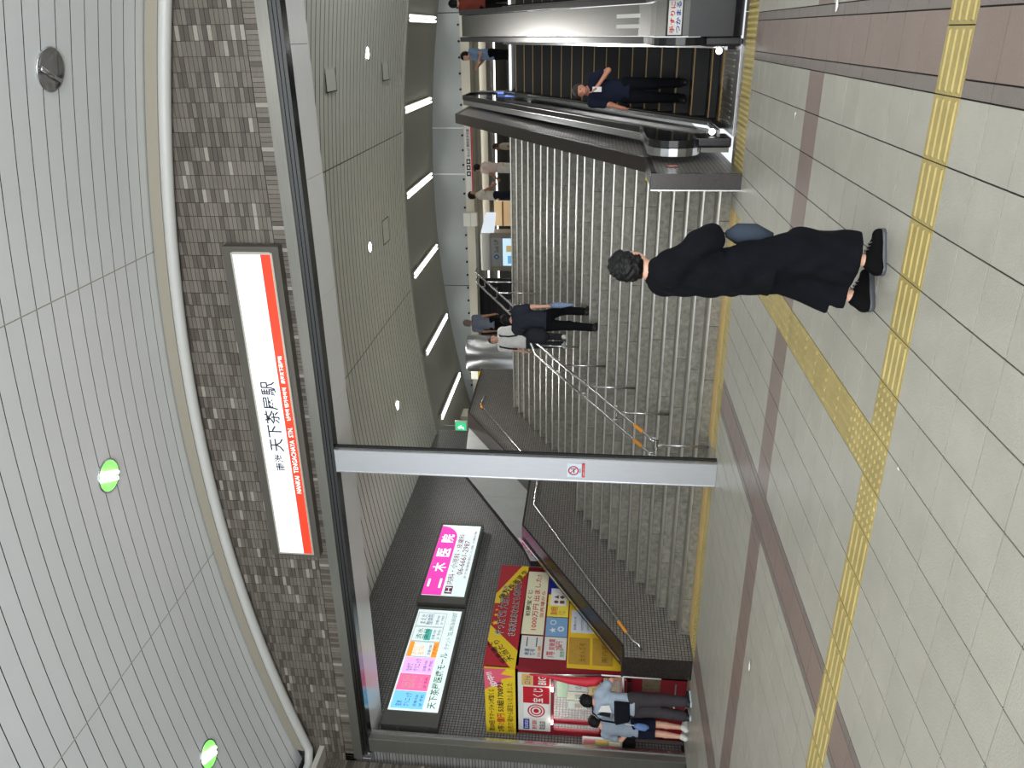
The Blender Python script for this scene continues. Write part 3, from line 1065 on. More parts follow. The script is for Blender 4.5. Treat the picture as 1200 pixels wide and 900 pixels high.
# front fascia print
YFF = BY0 - .032
panel('fascia_corner', (BX1 - .40, YFF + .001, 2.80), X, Z, 0, 0, .003, pink_m, t, [(0, .10), (.06, .20), (-.03, .35), (.41, .35), (.41, 0), (.30, .09), (.27, -.13), (.20, .08)])
text('lettering', '的中!!', (BX1 - .33, YFF - .006, 2.93), Vector((.94, 0, .34)), Vector((-.34, 0, .94)), .30, .12, white_m, t, offset=.03)
text('lettering', '第509回 サマージャンボ宝くじ', (BX0 + .04, YFF - .004, 3.00), X, Z, .90, .10, blackink, t, offset=.008)
text('lettering', '2等', (BX0 + .04, YFF - .004, 2.85), X, Z, .13, .11, blackink, t, offset=.01)
text('lettering', '1億円', (BX0 + .20, YFF - .004, 2.84), X, Z, .23, .13, redink, t, offset=.012)
text('lettering', '53組170873', (BX0 + .47, YFF - .004, 2.85), X, Z, .62, .11, blackink, t, offset=.012)
text('lettering', '当売り場から誕生いたしました', (BX0 + .04, YFF - .004, 2.70), X, Z, 1.05, .10, M('ink_olive', (120, 96, 20), .5), t, offset=.006)
# front upper poster board
panel('poster_board', (-10.40, BY0 - .002, 2.10), X, Z, 1.22, .52, .006, off_m, t)
YP = BY0 - .009
panel('poster', (-9.43, YP, 2.12), X, Z, .23, .26, .003, redink, t)
text('lettering', 'BIG', (-9.40, YP - .005, 2.17), X, Z, .17, .13, white_m, t, offset=.02)
panel('poster', (-9.43, YP, 2.39), X, Z, .23, .17, .003, M('poster_gold', (214, 178, 96), .5), t)
text('lettering', 'ロト6', (-9.40, YP - .005, 2.42), X, Z, .16, .10, blueink, t)
panel('poster', (-9.80, YP, 2.12), X, Z, .34, .42, .003, redink, t)
text('lettering', '宝くじ', (-9.78, YP - .005, 2.22), X, Z, .30, .17, white_m, t, offset=.015)
panel('poster', (-10.11, YP, 2.13), X, Z, .30, .40, .003, white_m, t)
for r in (.045, .095, .14):
    MB().lathe([(r - (.045 if r < .05 else .022), 0), (r, 0)], (-9.96, YP - .006, 2.33), 24, 'y').build('target_ring', redink, t)
panel('poster', (-10.37, YP, 2.44), X, Z, .22, .10, .003, blueink, t)
text('lettering', 'toto', (-10.35, YP - .005, 2.46), X, Z, .18, .06, white_m, t)
text('lettering', '数字選択', (-10.36, YP - .003, 2.32), X, Z, .20, .08, redink, t, offset=.01)
text('lettering', '取扱店', (-10.36, YP - .003, 2.18), X, Z, .18, .10, blackink, t, offset=.01)
# small spotlights under the board
for xx in (-10.15, -9.45):
    o = MB().lathe([(0, 0), (.03, 0), (.035, -.03), (0, -.03)], (xx, BY0 - .05, 2.09), 12).build('spot_lamp', M('tiny_lamp', (255, 252, 244), .4, emit=8.0), t)
# base panel picture and rails
panel('framed_picture', (-9.42, BY0 + .018, .40), X, Z, .30, .28, .008, M('picture_print', (120, 104, 82), .5, var=.5, scale=14), t)
MB().box(-9.9, -9.2, 9.40, 9.42, .16, .185).build('kick_rail', steel_bright, t)
# side fascia print
panel('fascia_band', (XS, 11.15, 2.66), Y, Z, 0, 0, .003, yellow_m, t, [(-.22, .51), (.03, .51), (.85, .12), (.85, .0), (.66, .0), (-.22, .42)])
panel('fascia_band', (XS, 9.75, 2.66), Y, Z, 0, 0, .003, yellow_m, t, [(-.33, .0), (-.33, .08), (.25, .51), (.62, .51), (.05, .0)])
text('lettering', '億万長者誕生', (XS + .006, 11.02, 3.03), Vector((0, .90, -.43)).normalized(), Vector((0, .43, .90)).normalized(), .92, .12, blackink, t, offset=.012)
text('lettering', '当売場で\n大当たり', (XS + .006, 9.60, 2.69), Vector((0, .80, .58)).normalized(), Vector((0, -.58, .80)).normalized(), .55, .22, blackink, t, offset=.012)
for k, (body, zz, hh, ww) in enumerate((('やったで!! 大当たり!!', 2.93, .16, 1.25), ('さあ次はあなたにも幸運が!?', 2.74, .12, 1.4))):
    text('lettering_outline', body, (XS + .004, 10.13, zz - .008), Y, Z, ww + .02, hh + .016, white_m, t, offset=.035)
    text('lettering', body, (XS + .008, 10.14, zz), Y, Z, ww, hh, blackink, t, offset=.008)


def star(yc, zc, r):
    pts = [(r * (1 if k % 2 == 0 else .42) * math.sin(k * math.pi / 5), r * (1 if k % 2 == 0 else .42) * math.cos(k * math.pi / 5)) for k in range(10)]
    panel('star', (XS + .002, yc, zc), Y, Z, 0, 0, .004, yellow_m, t, pts)


star(10.42, 3.10, .06)
star(10.62, 3.11, .04)
star(10.75, 3.11, .03)


# side posters
def poster(y0, y1, za, zb, mt, lines=(), tt=.004):
    p = panel('poster', (XS, y0, za), Y, Z, y1 - y0, zb - za, tt, mt, t)
    for body, fy, fz, fw_, fh, im in lines:
        text('lettering', body, (XS + tt + .003, y0 + fy * (y1 - y0), za + fz * (zb - za)), Y, Z, fw_ * (y1 - y0), fh * (zb - za), im, t, offset=.01)
    return p


cream = M('cream_print', (232, 228, 196), .5)
poster(10.20, 11.85, 2.27, 2.64, cream, [('初夢宝くじ', .26, .70, .42, .22, blackink), ('1000万円 出ました!', .06, .34, .88, .28, redink), ('当売場から', .25, .08, .42, .18, redink)])
poster(11.25, 12.0, 1.60, 2.25, M('blue_board', (18, 44, 148), .5))
poster(10.66, 11.23, 1.88, 2.24, M('poster_lemon', (236, 218, 84), .5), [('夏の特別\nくじ', .08, .15, .35, .7, redink)])
poster(10.95, 11.40, 1.92, 2.20, white_m, [('● ▲\n■ ◆', .1, .1, .5, .7, M('ink_brown', (120, 70, 60), .5))], .007)
poster(10.18, 10.64, 1.88, 2.24, M('poster_sky', (122, 164, 206), .5), [('★ ○\n ◎ ', .15, .15, .7, .7, white_m)])
poster(9.66, 10.16, 2.27, 2.62, off_m, [('幸運\n番号', .1, .3, .3, .5, inkn), ('------\n------', .5, .25, .42, .5, blackink), ('当選', .05, .05, .5, .15, orange_m)])
poster(9.66, 10.16, 1.88, 2.24, off_m, [('1等', .08, .5, .25, .4, redink), ('前後賞\n7億円', .4, .2, .5, .6, redink), ('発売中', .1, .08, .4, .2, greenink)])
poster(9.46, 11.2, 0.9, 1.86, M('board_yellow', (226, 186, 46), .5), tt=.002)
poster(10.30, 10.85, 1.40, 1.82, M('notice_blue', (206, 212, 222), .5), [('お知らせ', .1, .8, .6, .1, blackink), ('==========\n==========', .1, .3, .8, .3, inkgr), ('くじ', .1, .05, .3, .12, redink)], .006)
poster(10.28, 10.62, 1.10, 1.38, redink, [('BIG', .2, .25, .6, .45, white_m)], .006)
for y0 in (9.52, 9.90):
    pass
poster(9.58, 10.18, 1.50, 1.84, gold_m, [('当せん番号', .1, .2, .7, .3, M('ink_dull', (130, 96, 30), .5))], .008)
poster(9.58, 10.18, 1.14, 1.46, gold_m, [('案内板', .1, .25, .7, .3, MATS['ink_dull'])], .008)
# goods inside the window
for i in range(4):
    o = panel('pasted_sheet', (-9.95 + .19 * i, 9.50, 1.52 + .03 * (i % 2)), X, Z, .16, .30, .004, [M('sheet_mint', (206, 224, 206), .5), cream, off_m, M('sheet_rose', (232, 204, 196), .5)][i], t)
    text('lettering', ['夢', '福', '幸', '運'][i], (-9.93 + .19 * i, 9.495, 1.60), X, Z, .1, .12, [redink, inkn, greenink, orange_m][i], t)
panel('pasted_sheet', (-9.72, 9.50, 1.84), X, Z, .5, .16, .004, M('sheet_green', (190, 222, 180), .5), t)
panel('pasted_sheet', (-9.86, 9.50, 1.33), X, Z, .46, .17, .004, M('sheet_lemon', (238, 226, 130), .5), t)
text('lettering', '販売中', (-9.80, 9.495, 1.36), X, Z, .3, .1, redink, t)
for i in range(6):
    for j in range(2):
        MB().box(-10.16 + .11 * i, -10.07 + .11 * i, 9.80, 9.90, 1.02 + .14 * j, 1.13 + .14 * j).build('ticket_box', [cream, off_m, M('sheet_tan', (206, 180, 140), .5)][(i + j) % 3], t)

# furled red banner on a white pole in front of the booth
t = thing('red_banner', 'furled red banner hanging on a white pole before the booth', 'banner', (-8.98, 9.30, 0))
MB().tube([(-8.98, 9.26, .42), (-8.98, 9.26, 1.32)], .012, 8).build('pole', white_m, t, smooth=True)
MB().tube([(-8.98, 9.26, 1.30), (-9.06, 9.26, 2.42)], .012, 8).build('pole', steel_bright, t, smooth=True)
MB().tube([(-9.30, 9.27, .97), (-8.90, 9.27, 1.0)], .014, 8).build('cross_bar', white_m, t, smooth=True)
MB().tube([(-9.05, 9.25, 2.42), (-9.07, 9.25, 2.1), (-9.12, 9.25, 1.8), (-9.13, 9.25, 1.55), (-9.10, 9.25, 1.40), (-9.03, 9.25, 1.30)], [.012, .03, .055, .075, .07, .02], 12).build('cloth', M('banner_red', (196, 34, 54), .6, var=.12, scale=20), t, smooth=True)

# leaflet rack on the counter's far end
t = thing('leaflet_rack', 'small rack of colourful leaflets beside the booth counter', 'rack', (-10.42, 9.28, 0))
MB().box(-10.52, -10.24, 9.18, 9.32, .75, .95).build('stand', black_flat, t)
for i in range(3):
    for j in range(3):
        panel('leaflet', (-10.50 + .09 * j, 9.17 - .01 * (2 - i), .98 + .20 * i), X, Z, .08, .18, .01, [M('leaf_peach', (230, 190, 160), .5), M('leaf_pink', (222, 130, 140), .5), cream, M('leaf_sky', (150, 190, 220), .5), M('leaf_gold', (226, 190, 90), .5)][(i * 2 + j) % 5], t)
MB().box(-10.52, -10.23, 9.19, 9.22, .94, 1.58).build('backboard', off_m, t)
MB().box(-10.50, -10.46, 9.24, 9.28, 0, .75).build('post', steel_dark, t)
MB().box(-10.30, -10.26, 9.24, 9.28, 0, .75).build('post', steel_dark, t)

# white notice strip with pink letters on the stone wall
t = thing('pink_notice', 'white notice with pink letters on stone wall behind parapet', 'notice', (-8.88, 12.1, 2.7))
p = panel('sheet', (-8.882, 11.95, 2.36), Y, Z, 0, 0, .004, white_m, t, [(0, 0), (.02, .22), (.62, .56), (.66, .42), (.1, .08)])
text('lettering', '金券 お得', (-8.874, 12.02, 2.52), Vector((0, .86, .5)).normalized(), Vector((0, -.5, .86)).normalized(), .5, .10, pink_m, t, offset=.01)

# ------------------------------------------------------------------ escalators
SL = 0.577


def hand_z(y):
    return float(np.interp(y, [11.55, 11.55 + (ZU) / SL], [1.01, 1.01 + ZU]))


YTOP = 11.55 + ZU / SL


def rail_path(x, off=0.0, r=.33):
    zc = 1.01 - r
    pts = [(x, 10.28 + r * .0 - (r + off) * math.sin(a), zc - (r + off) * math.cos(a)) for a in np.linspace(0.15, math.pi, 10)]
    pts += [(x, y, hand_z(y) + off) for y in (10.8, 11.35, 11.6, 12.2, 14, 16, YTOP - .3, YTOP, YTOP + .6)]
    yt = YTOP + .75
    zc = 1.01 + ZU - r
    pts += [(x, yt + (r + off) * math.sin(a), zc + (r + off) * math.cos(a)) for a in np.linspace(0.1, math.pi - .15, 9)]
    return pts


def ribbon(mb, path, x0, x1, th):
    """band along a path in the yz plane, thickness th inwards"""
    P = [Vector((0, p[1], p[2])) for p in path]
    vs = []
    for i, p in enumerate(P):
        d = (P[min(i + 1, len(P) - 1)] - P[max(i - 1, 0)]).normalized()
        n = Vector((0, d.z, -d.y))          # to the inner side of the loop
        for q, xx in ((p, x0), (p, x1), (p + n * th, x1), (p + n * th, x0)):
            vs.append((xx, q.y, q.z))
    fs = []
    for i in range(len(P) - 1):
        for k in range(4):
            a, b = i * 4 + k, i * 4 + (k + 1) % 4
            fs.append((a, b, b + 4, a + 4))
    fs += [(0, 1, 2, 3), tuple(range(len(P) * 4 - 4, len(P) * 4))]
    return mb.add(vs, fs)


def escalator(name, label, x0, x1, hl, hrr, outer_left):
    t = thing(name, label, 'escalator', ((x0 + x1) / 2, 10.2, 0), 'pair of escalators')
    # steps
    for k in range(18):
        y = 11.40 + .35 * k
        z = max(0.0, min(ZU, -.10 + .202 * k))
        zp = max(0.0, min(ZU, -.10 + .202 * (k - 1)))
        s = MB().box(x0, x1, y, y + .37, min(zp, z) - .06, z).build('step', step_m, t)
        MB().box(x0, x1, y - .004, y + .03, z - .012, z + .003).build('edge_line', line_m, s)
        mb = MB()
        for j in range(22):
            xx = x0 + (x1 - x0) * (j + .3) / 22
            mb.box(xx, xx + .016, y - .003, y + .005, min(zp, z) + .01, z - .014)
        if z > zp:
            mb.build('riser_cleats', step_m, s)
    for xx in (x0 - .02, x1 + .005):
        prof = [(10.6, -.02), (11.5, -.02), (11.6, -.05), (YTOP, ZU - .3), (YTOP + .9, ZU - .3), (YTOP + .9, ZU + .10), (YTOP, ZU + .10), (11.55, .10), (10.6, .10)]
        MB().prism_x(prof, xx, xx + .015).build('skirt', black_flat, t)
    for hx_, s in ((hl, 1), (hrr, -1)):
        path = rail_path(hx_)
        ribbon(MB(), path, hx_ - .045, hx_ + .045, .035).build('handrail', black_m, t, bevel=.008)
        gl = [(10.22, .35), (10.05, .6), (10.1, .85), (10.3, .975)] + [(y, hand_z(y) - .036) for y in (11.0, 11.55, 14, YTOP, YTOP + .7)] + [(YTOP + .95, ZU + .8), (YTOP + .95, ZU + .5), (YTOP + .8, ZU + .15), (YTOP, ZU + .12), (11.55, .12), (10.5, .12)]
        MB().prism_x(gl, hx_ - .006 + s * .01, hx_ + .006 + s * .01).build('balustrade_glass', glass_dark, t)
        dx = hx_ + s * .055
        MB().prism_x([(10.55, .09), (11.55, .09), (YTOP, ZU + .09), (YTOP + .9, ZU + .09), (YTOP + .9, ZU + .125), (YTOP, ZU + .125), (11.55, .125), (10.55, .125)], min(dx, dx + s * .05), max(dx, dx + s * .05)).build('inner_deck', steel_bright, t)
    if outer_left:
        a, b = hl - .145, hl - .05
        ribbon(MB(), rail_path(0, -.015), a, b, .14).build('outer_collar', steel, t, bevel=.004)
        MB().prism_x([(10.3, 0), (10.3, .34), (10.6, .84)] + [(y, hand_z(y) - .15) for y in (11.55, YTOP, YTOP + .7)] + [(YTOP + .9, ZU), (YTOP + .9, 2.8), (11.6, 0)], a + .01, b).build('outer_side', steel_dark, t)
    # floor plate with ribs, comb
    MB().box(x0 - .05, x1 + .05, 10.06, 11.38, -.02, .006).build('floor_plate', steel, t)
    mb = MB()
    for k in range(14):
        xx = x0 - .02 + (x1 - x0 + .04) * k / 13
        mb.box(xx - .008, xx + .008, 10.45, 11.3, .006, .009)
    mb.build('plate_ribs', steel_dark, t)
    MB().box(x0, x1, 11.30, 11.40, .004, .016).build('comb', line_m, t)
    MB().box(x0 - .05, x1 + .05, 10.05, 10.08, .004, .014).build('plate_edge', steel_bright, t)
    MB().box(x0 - .05, x1 + .05, YTOP, YTOP + 1.0, ZU - .05, ZU + .004).build('top_plate', steel, t)
    MB().prism_x([(11.3, -.3), (11.3, -.06), (11.9, -.06), (YTOP, ZU - .45), (YTOP + .9, ZU - .45), (YTOP + .9, ZU - .6)], x0 - .1, x1 + .1).build('truss', black_flat, t)
    for xx in (hl + .11, hrr - .11):
        MB().lathe([(0, 0), (.03, 0), (.04, -.02), (0, -.02)], (xx, 10.32, .22), 12, 'y').build('entry_lamp', M('entry_lamp', (255, 255, 250), .3, emit=3.0), t)
    for xx in (hl, hrr):
        MB().box(xx - .06, xx + .06, 10.12, 10.6, 0.0, .42).build('newel_base', black_m, t, bevel=.03)
    return t


e1 = escalator('escalator', 'escalator with black steps beside the staircase', -1.13, -.22, -1.265, -.13, True)
e2 = escalator('escalator', 'second escalator at the picture edge, farther from the stairs', .50, 1.41, .365, 1.545, False)
# steel deck between the two escalators
t = thing('escalator_deck', 'brushed steel deck between the two escalators with taped notices', 'deck', (.12, 10.2, 0))
prof = [(10.12, 0), (10.02, .12), (10.0, .5), (10.08, .68), (10.26, .86), (10.5, .965)] + [(y, hand_z(y) - .045) for y in (11.0, 11.5, 11.8, 12.2, 14, 16, YTOP, YTOP + .7)] + [(YTOP + 1.0, ZU + .75), (YTOP + 1.05, ZU), (YTOP + .9, 0)]
MB().prism_x(prof, -.075, .31).build('deck_body', M('deck_steel', (112, 112, 110), .36, 1.0, var=.08, scale=2, stretch=(80, 1, 1)), t)


def on_deck(name, x0, x1, y0, y1, m, h=.003):
    za, zb = hand_z(y0) - .045, hand_z(y1) - .045
    MB().add([(x0, y0, za + h), (x1, y0, za + h), (x1, y1, zb + h), (x0, y1, zb + h), (x0, y0, za), (x1, y0, za), (x1, y1, zb), (x0, y1, zb)],
             [(0, 1, 2, 3), (0, 4, 5, 1), (1, 5, 6, 2), (2, 6, 7, 3), (3, 7, 4, 0)]).build(name, m, t)


tape_m = M('matt_tape', (206, 206, 202), .7)
on_deck('tape', .02, .07, 11.62, 12.3, tape_m)
on_deck('tape', .15, .20, 11.62, 12.3, tape_m)
ud = Vector((0, .18, .18)).normalized()
panel('notice', (-.06, 10.095, .695), X, ud, .365, .20, .003, off_m, t)
MB().prism_x([(10.05, .02), (9.99, .12), (9.985, .62), (9.995, .62), (10.06, .02)], -.08, .315).build('kick_plate', black_m, t)
text('lettering', '手すりに', (-.04, 10.158, .768), X, ud, .33, .075, redink, t, offset=.02)
text('lettering', 'つかまる', (-.04, 10.098, .708), X, ud, .33, .07, blueink, t, offset=.02)

# ------------------------------------------------------------------ upper hall
uf_m = M('upper_floor', (150, 148, 140), .3, var=.05, scale=2)
fu = MB().box(-16, XR, step_y(NST) + .4, 44, ZU - .3, ZU - .002)
fu.box(XR, 7, 18.6, 44, ZU - .3, ZU - .002)
struct(fu.build('floor_upper', uf_m))
UXS = [6.5 - .9 * k for k in range(25)]
mb = MB()
for x0, x1 in zip(UXS[:-1], UXS[1:]):
    a, b = zupper(x0), zupper(x1)
    mb.add([(x0, 19.86, a), (x1, 19.86, b), (x1, 26.3, b), (x0, 26.3, a)], [(0, 1, 2, 3)])
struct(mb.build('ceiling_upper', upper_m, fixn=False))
tube_m = M('tube_white', (255, 253, 246), .4, emit=3.0)
case_m = M('tube_case', (206, 206, 200), .5)
lbl = ['right edge of the picture', 'escalators', 'right part of stairs', 'middle of the stairs', 'left part of stairs', 'left end of the upper hall']
for i, xx in enumerate(TUBES):
    z = zupper(xx)
    t = thing('fluorescent_lamp', 'twin fluorescent ceiling lamp in upper hall, above the ' + lbl[i] if i else 'twin fluorescent ceiling lamp in upper hall, nearest the right picture edge', 'ceiling light', (xx, 23.6, z), 'fluorescent lamps of the upper hall')
    MB().box(xx - .10, xx + .10, 21.85, 25.35, z - .075, z - .03).build('casing', case_m, t)
    for s in (-.055, .055):
        MB().tube([(xx + s, 21.9, z - .095), (xx + s, 25.3, z - .095)], .026, 8).build('tube', tube_m, t, smooth=True)
# far wall of grey panels above a pale beam
gp = M('grey_wall_panel', (172, 178, 178), .5, var=.04, scale=.8)
wu = struct(MB().box(-16, 6.5, 26.06, 26.3, 5.80, 7.2).build('wall_upper', gap_m))
edges = [6.5, .55, -2.78, -4.22, -8.0, -11.6, -16]
for a, b in zip(edges[:-1], edges[1:]):
    MB().box(b + .012, a - .012, 26.02, 26.07, 5.86, 7.15).build('wall_panel', gp, wu)
for xx in (-2.78, -4.22):
    MB().box(xx - .018, xx + .018, 25.98, 26.06, 5.9, 7.15).build('joint_strip', white_m, wu)
bm_ = struct(MB().box(-16, 6.5, 25.75, 26.3, 5.58, 5.85).build('trim_8', M('pale_beam', (204, 200, 184), .5)))
for k in range(30):
    xx = 1.6 - .46 * k
    MB().lathe([(0, 0), (.035, 0), (.035, -.05), (0, -.05)], (xx, 25.98, 5.93), 8, 'y').build('bolt', black_flat, bm_)
# hall behind the beam
dk = M('hall_ceiling', (150, 148, 138), .6)
struct(MB().box(-16, 6.5, 26.3, 40, 6.0, 6.2).build('ceiling_hall', dk))
struct(MB().box(-16, 6.5, 40, 40.2, ZU, 6.1).build('wall_back', M('hall_back', (120, 120, 116), .6)))
for i, yy in enumerate((28.2, 31.2, 34.5)):
    t = thing('hall_lamp', 'long white ceiling strip lamp in the hall, ' + ['nearest the pale beam', 'second from the pale beam', 'farthest from the pale beam'][i], 'ceiling light', (-4, yy, 5.9), 'strip lamps of the ticket hall')
    MB().box(-12, 4, yy - .1, yy + .1, 5.94, 5.998).build('casing', case_m, t)
    MB().box(-12, 4, yy - .05, yy + .05, 5.89, 5.94).build('tube', tube_m, t)
for i, (yy, z0_, z1_) in enumerate(((29.6, 5.6, 6.0), (36, 4.6, 5.3))):
    b = struct(MB().box(-7 if i == 0 else -16, 4, yy, yy + .3, z0_, z1_).build('trim_%d' % (9 + i), [M('hall_beam', (168, 162, 146), .5), M('hall_dark_band', (74, 74, 74), .5)][i]))
# pale ticket-hall wall fragments and posts
struct(MB().box(-5.4, 4, 37.5, 37.7, ZU, 4.3).build('wall_ticket_hall', M('hall_pale', (196, 192, 180), .5)))
# hanging direction sign
t = thing('direction_sign', 'white direction sign with red stripe hanging under pale beam', 'sign', (-3.8, 25.65, 5.7))
MB().box(-4.93, -2.60, 25.62, 25.72, 5.57, 5.80).build('board', off_m, t)
panel('red_stripe', (-4.93, 25.619, 5.57), X, Z, 2.33, .045, .004, redink, t)
text('lettering', 'なんば 関西空港方面', (-3.62, 25.612, 5.65), X, Z, .85, .10, blackink, t, offset=.01)
for k in range(3):
    panel('pictogram', (-4.22 + .19 * k, 25.618, 5.64), X, Z, .15, .13, .004, blackink, t)
    panel('pictogram_core', (-4.18 + .19 * k, 25.612, 5.67), X, Z, .07, .07, .002, off_m, t)
t = thing('hanging_box', 'plain white box sign fixed on the pale beam', 'sign', (-5.6, 25.6, 5.6))
MB().box(-5.83, -5.40, 25.55, 25.74, 5.47, 5.93).build('box_body', M('plain_white', (224, 222, 214), .5), t, bevel=.01)
MB().box(-5.83, -5.40, 25.545, 25.552, 5.69, 5.695).build('seam', gap_m, t)
# small white and yellow sign at the left end of the beam
t = thing('corner_sign', 'small white and yellow sign at left end of pale beam', 'sign', (-11.2, 25.5, 5.4))
MB().box(-11.3, -10.98, 25.5, 25.6, 5.62, 5.86).build('white_part', M('sign_pale', (236, 234, 220), .5, emit=.4), t)
MB().box(-11.3, -10.98, 25.49, 25.6, 5.50, 5.62).build('yellow_part', yellow_m, t)
# dark recess and low beam at the left of the upper hall
struct(MB().box(-16, -11.9, 24.0, 24.2, ZU, 5.9).build('wall_recess', M('recess_dark', (92, 90, 80), .6)))
struct(MB().box(-12.3, -11.85, 23.6, 24.2, ZU, 5.95).build('trim_11', M('recess_beam', (150, 146, 128), .5)))
# exit sign
t = thing('exit_sign', 'small green lit exit sign beyond the end of the dark wall', 'sign', (-11.4, 22, 5.5))
MB().box(-11.60, -11.22, 21.98, 22.06, 5.47, 5.86).build('housing', off_m, t)
panel('green_face', (-11.58, 21.978, 5.50), X, Z, .34, .33, .004, M('exit_green', (60, 200, 130), .5, emit=.9), t)
panel('running_figure', (-11.50, 21.972, 5.57), X, Z, 0, 0, .003, M('exit_white', (240, 255, 245), .5, emit=1.0), t, [(0, 0), (.05, .08), (.02, .16), (.07, .2), (.12, .16), (.16, .06), (.10, .08), (.08, 0)])
MB().tube([(-11.41, 22.02, 5.85), (-11.41, 22.02, zupper(-11.41))], .015, 6).build('hanger', steel_dark, t)
# round steel column
t = thing('round_column', 'big round polished steel column in the upper hall', 'column', (-9.8, 24.2, ZU))
MB().lathe([(.62, 0), (.62, 2.2), (.60, 2.25)], (-9.85, 24.4, ZU), 40).build('shaft', steel, t, smooth=True)
MB().lathe([(.66, 0), (.66, .12), (.62, .13)], (-9.85, 24.4, ZU), 40).build('base_ring', steel_dark, t, smooth=True)
# dark closed gate
t = thing('dark_shutter', 'dark closed shutter gate behind the stair handrail top', 'shutter', (-9.0, 27.4, ZU))
MB().box(-10.8, -8.15, 27.4, 27.5, ZU, 6.0).build('curtain', M('shutter_black', (22, 23, 25), .5), t)
for k in range(11):
    MB().box(-10.8, -8.15, 27.385, 27.4, ZU + .05 + .22 * k, ZU + .07 + .22 * k).build('slat_line', M('shutter_line', (44, 45, 47), .5), t)
# lit kiosk with rounded white top
t = thing('kiosk', 'lit white kiosk with blue diamond logo and bright poster upstairs', 'kiosk', (-7.4, 28.4, ZU))
kx0, kx1, ky = -8.12, -6.70, 28.3
MB().box(kx0, kx1, ky, ky + .7, 5.43, 5.80).build('canopy', M('kiosk_white', (214, 214, 208), .5), t, bevel=.06)
MB().box(kx0, kx1, ky + .04, ky + .7, ZU, 5.43).build('body', M('kiosk_grey', (168, 160, 146), .5), t)
panel('logo_board', (kx0 + .18, ky + .038, 5.02), X, Z, kx1 - kx0 - .36, .40, .006, M('kiosk_silver', (186, 186, 186), .4), t)
panel('logo', (kx0 + .42, ky + .03, 5.10), X, Z, 0, 0, .004, M('logo_blue', (30, 120, 190), .5), t, [(0, .11), (.11, 0), (.22, .11), (.11, .22)])
panel('logo_core', (kx0 + .48, ky + .025, 5.16), X, Z, 0, 0, .004, off_m, t, [(0, .05), (.05, 0), (.10, .05), (.05, .10)])
text('lettering', 'Suit UP', (kx0 + .70, ky + .03, 5.13), X, Z, .48, .17, M('logo_grey', (90, 96, 104), .5), t, offset=.01)
panel('lit_poster', (kx0 + .2, ky + .038, 4.0), X, Z, kx1 - kx0 - .4, .98, .006, M('poster_lit', (190, 220, 240), .4, emit=1.0), t)
panel('poster_print', (kx0 + .28, ky + .03, 4.3), X, Z, .3, .5, .003, M('poster_azure', (110, 180, 224), .4, emit=.7), t)
panel('poster_print', (kx0 + .72, ky + .03, 4.35), X, Z, .24, .5, .003, M('poster_warm', (200, 176, 120), .4, emit=.6), t)
mb = MB().add([(kx1, ky + .05, 5.78), (kx1 + .55, ky + .9, 5.70), (kx1 + .55, ky + .9, 5.32), (kx1, ky + .05, 5.30)], [(0, 1, 2, 3)])
mb.add([(kx1, ky + .15, 5.78), (kx1 + .55, ky + 1.0, 5.70), (kx1 + .55, ky + 1.0, 5.32), (kx1, ky + .15, 5.30)], [(0, 1, 2, 3)])
mb.build('side_header', M('kiosk_header', (206, 216, 226), .4, emit=.8), t)
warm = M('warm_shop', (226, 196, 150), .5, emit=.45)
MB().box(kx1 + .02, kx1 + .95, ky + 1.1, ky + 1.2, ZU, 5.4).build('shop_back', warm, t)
for k in range(4):
    MB().box(kx1 + .05, kx1 + .95, ky + .8, ky + 1.1, ZU + .5 + .35 * k, ZU + .53 + .35 * k).build('shelf', M('shop_shelf', (150, 110, 70), .5), t)
# blue screen above the second escalator
t = thing('blue_screen', 'small bright blue information screen beyond the second escalator', 'screen', (.6, 22, 4.5))
MB().box(.40, .73, 21.95, 22.05, 4.33, 4.82).build('casing', black_flat, t)
panel('display', (.42, 21.948, 4.36), X, Z, .29, .43, .004, M('screen_blue', (30, 80, 240), .4, emit=1.4), t)
panel('display_text', (.50, 21.942, 4.40), X, Z, .15, .28, .003, M('screen_pale', (190, 220, 255), .4, emit=1.4), t)
MB().tube([(.56, 22.0, 4.33), (.56, 22.0, ZU)], .04, 8).build('stand', steel_dark, t)
# reflective glowing sign panel upstairs by the escalator head
t = thing('blue_poster_stand', 'blue lit poster stand standing at the escalator head', 'sign', (-1.55, 21, ZU))
MB().box(-1.75, -1.35, 21.0, 21.1, ZU, ZU + 1.2).build('frame', steel_dark, t)
panel('lit_face', (-1.72, 20.998, ZU + .2), X, Z, .34, .95, .004, M('stand_blue', (110, 140, 230), .4, emit=1.2), t)
# turnstiles in the hall
for i in range(4):
    xx = -3.0 - .9 * i
    t = thing('ticket_gate', 'low grey ticket gate in the hall, ' + ['nearest the escalators', 'second from the escalators', 'third from the escalators', 'nearest the kiosk'][i], 'ticket gate', (xx, 31, ZU), 'ticket gates')
    MB().box(xx - .1, xx + .1, 30.4, 31.8, ZU, ZU + 1.0).build('body', M('gate_grey', (170, 172, 172), .4, .3), t, bevel=.03)
    MB().box(xx - .08, xx + .08, 30.45, 30.6, ZU + 1.0, ZU + 1.02).build('reader', blueink, t)

# ------------------------------------------------------------------ people: smooth blended surfaces, one continuous mesh per body


def sd_cap(p, a, b, ra, rb, fy=1.0):
    a, b = np.array(a, np.float32), np.array(b, np.float32)
    ba = b - a
    pa = p - a
    den = float(ba @ ba) + 1e-9
    h = np.clip((pa @ ba) / den, 0, 1)
    q = pa - h[:, None] * ba
    if fy != 1.0:
        q = q * np.array([1, 1 / fy, 1], np.float32)
    return (np.sqrt(np.einsum('ij,ij->i', q, q)) - (ra + (rb - ra) * h)) * min(1.0, fy)


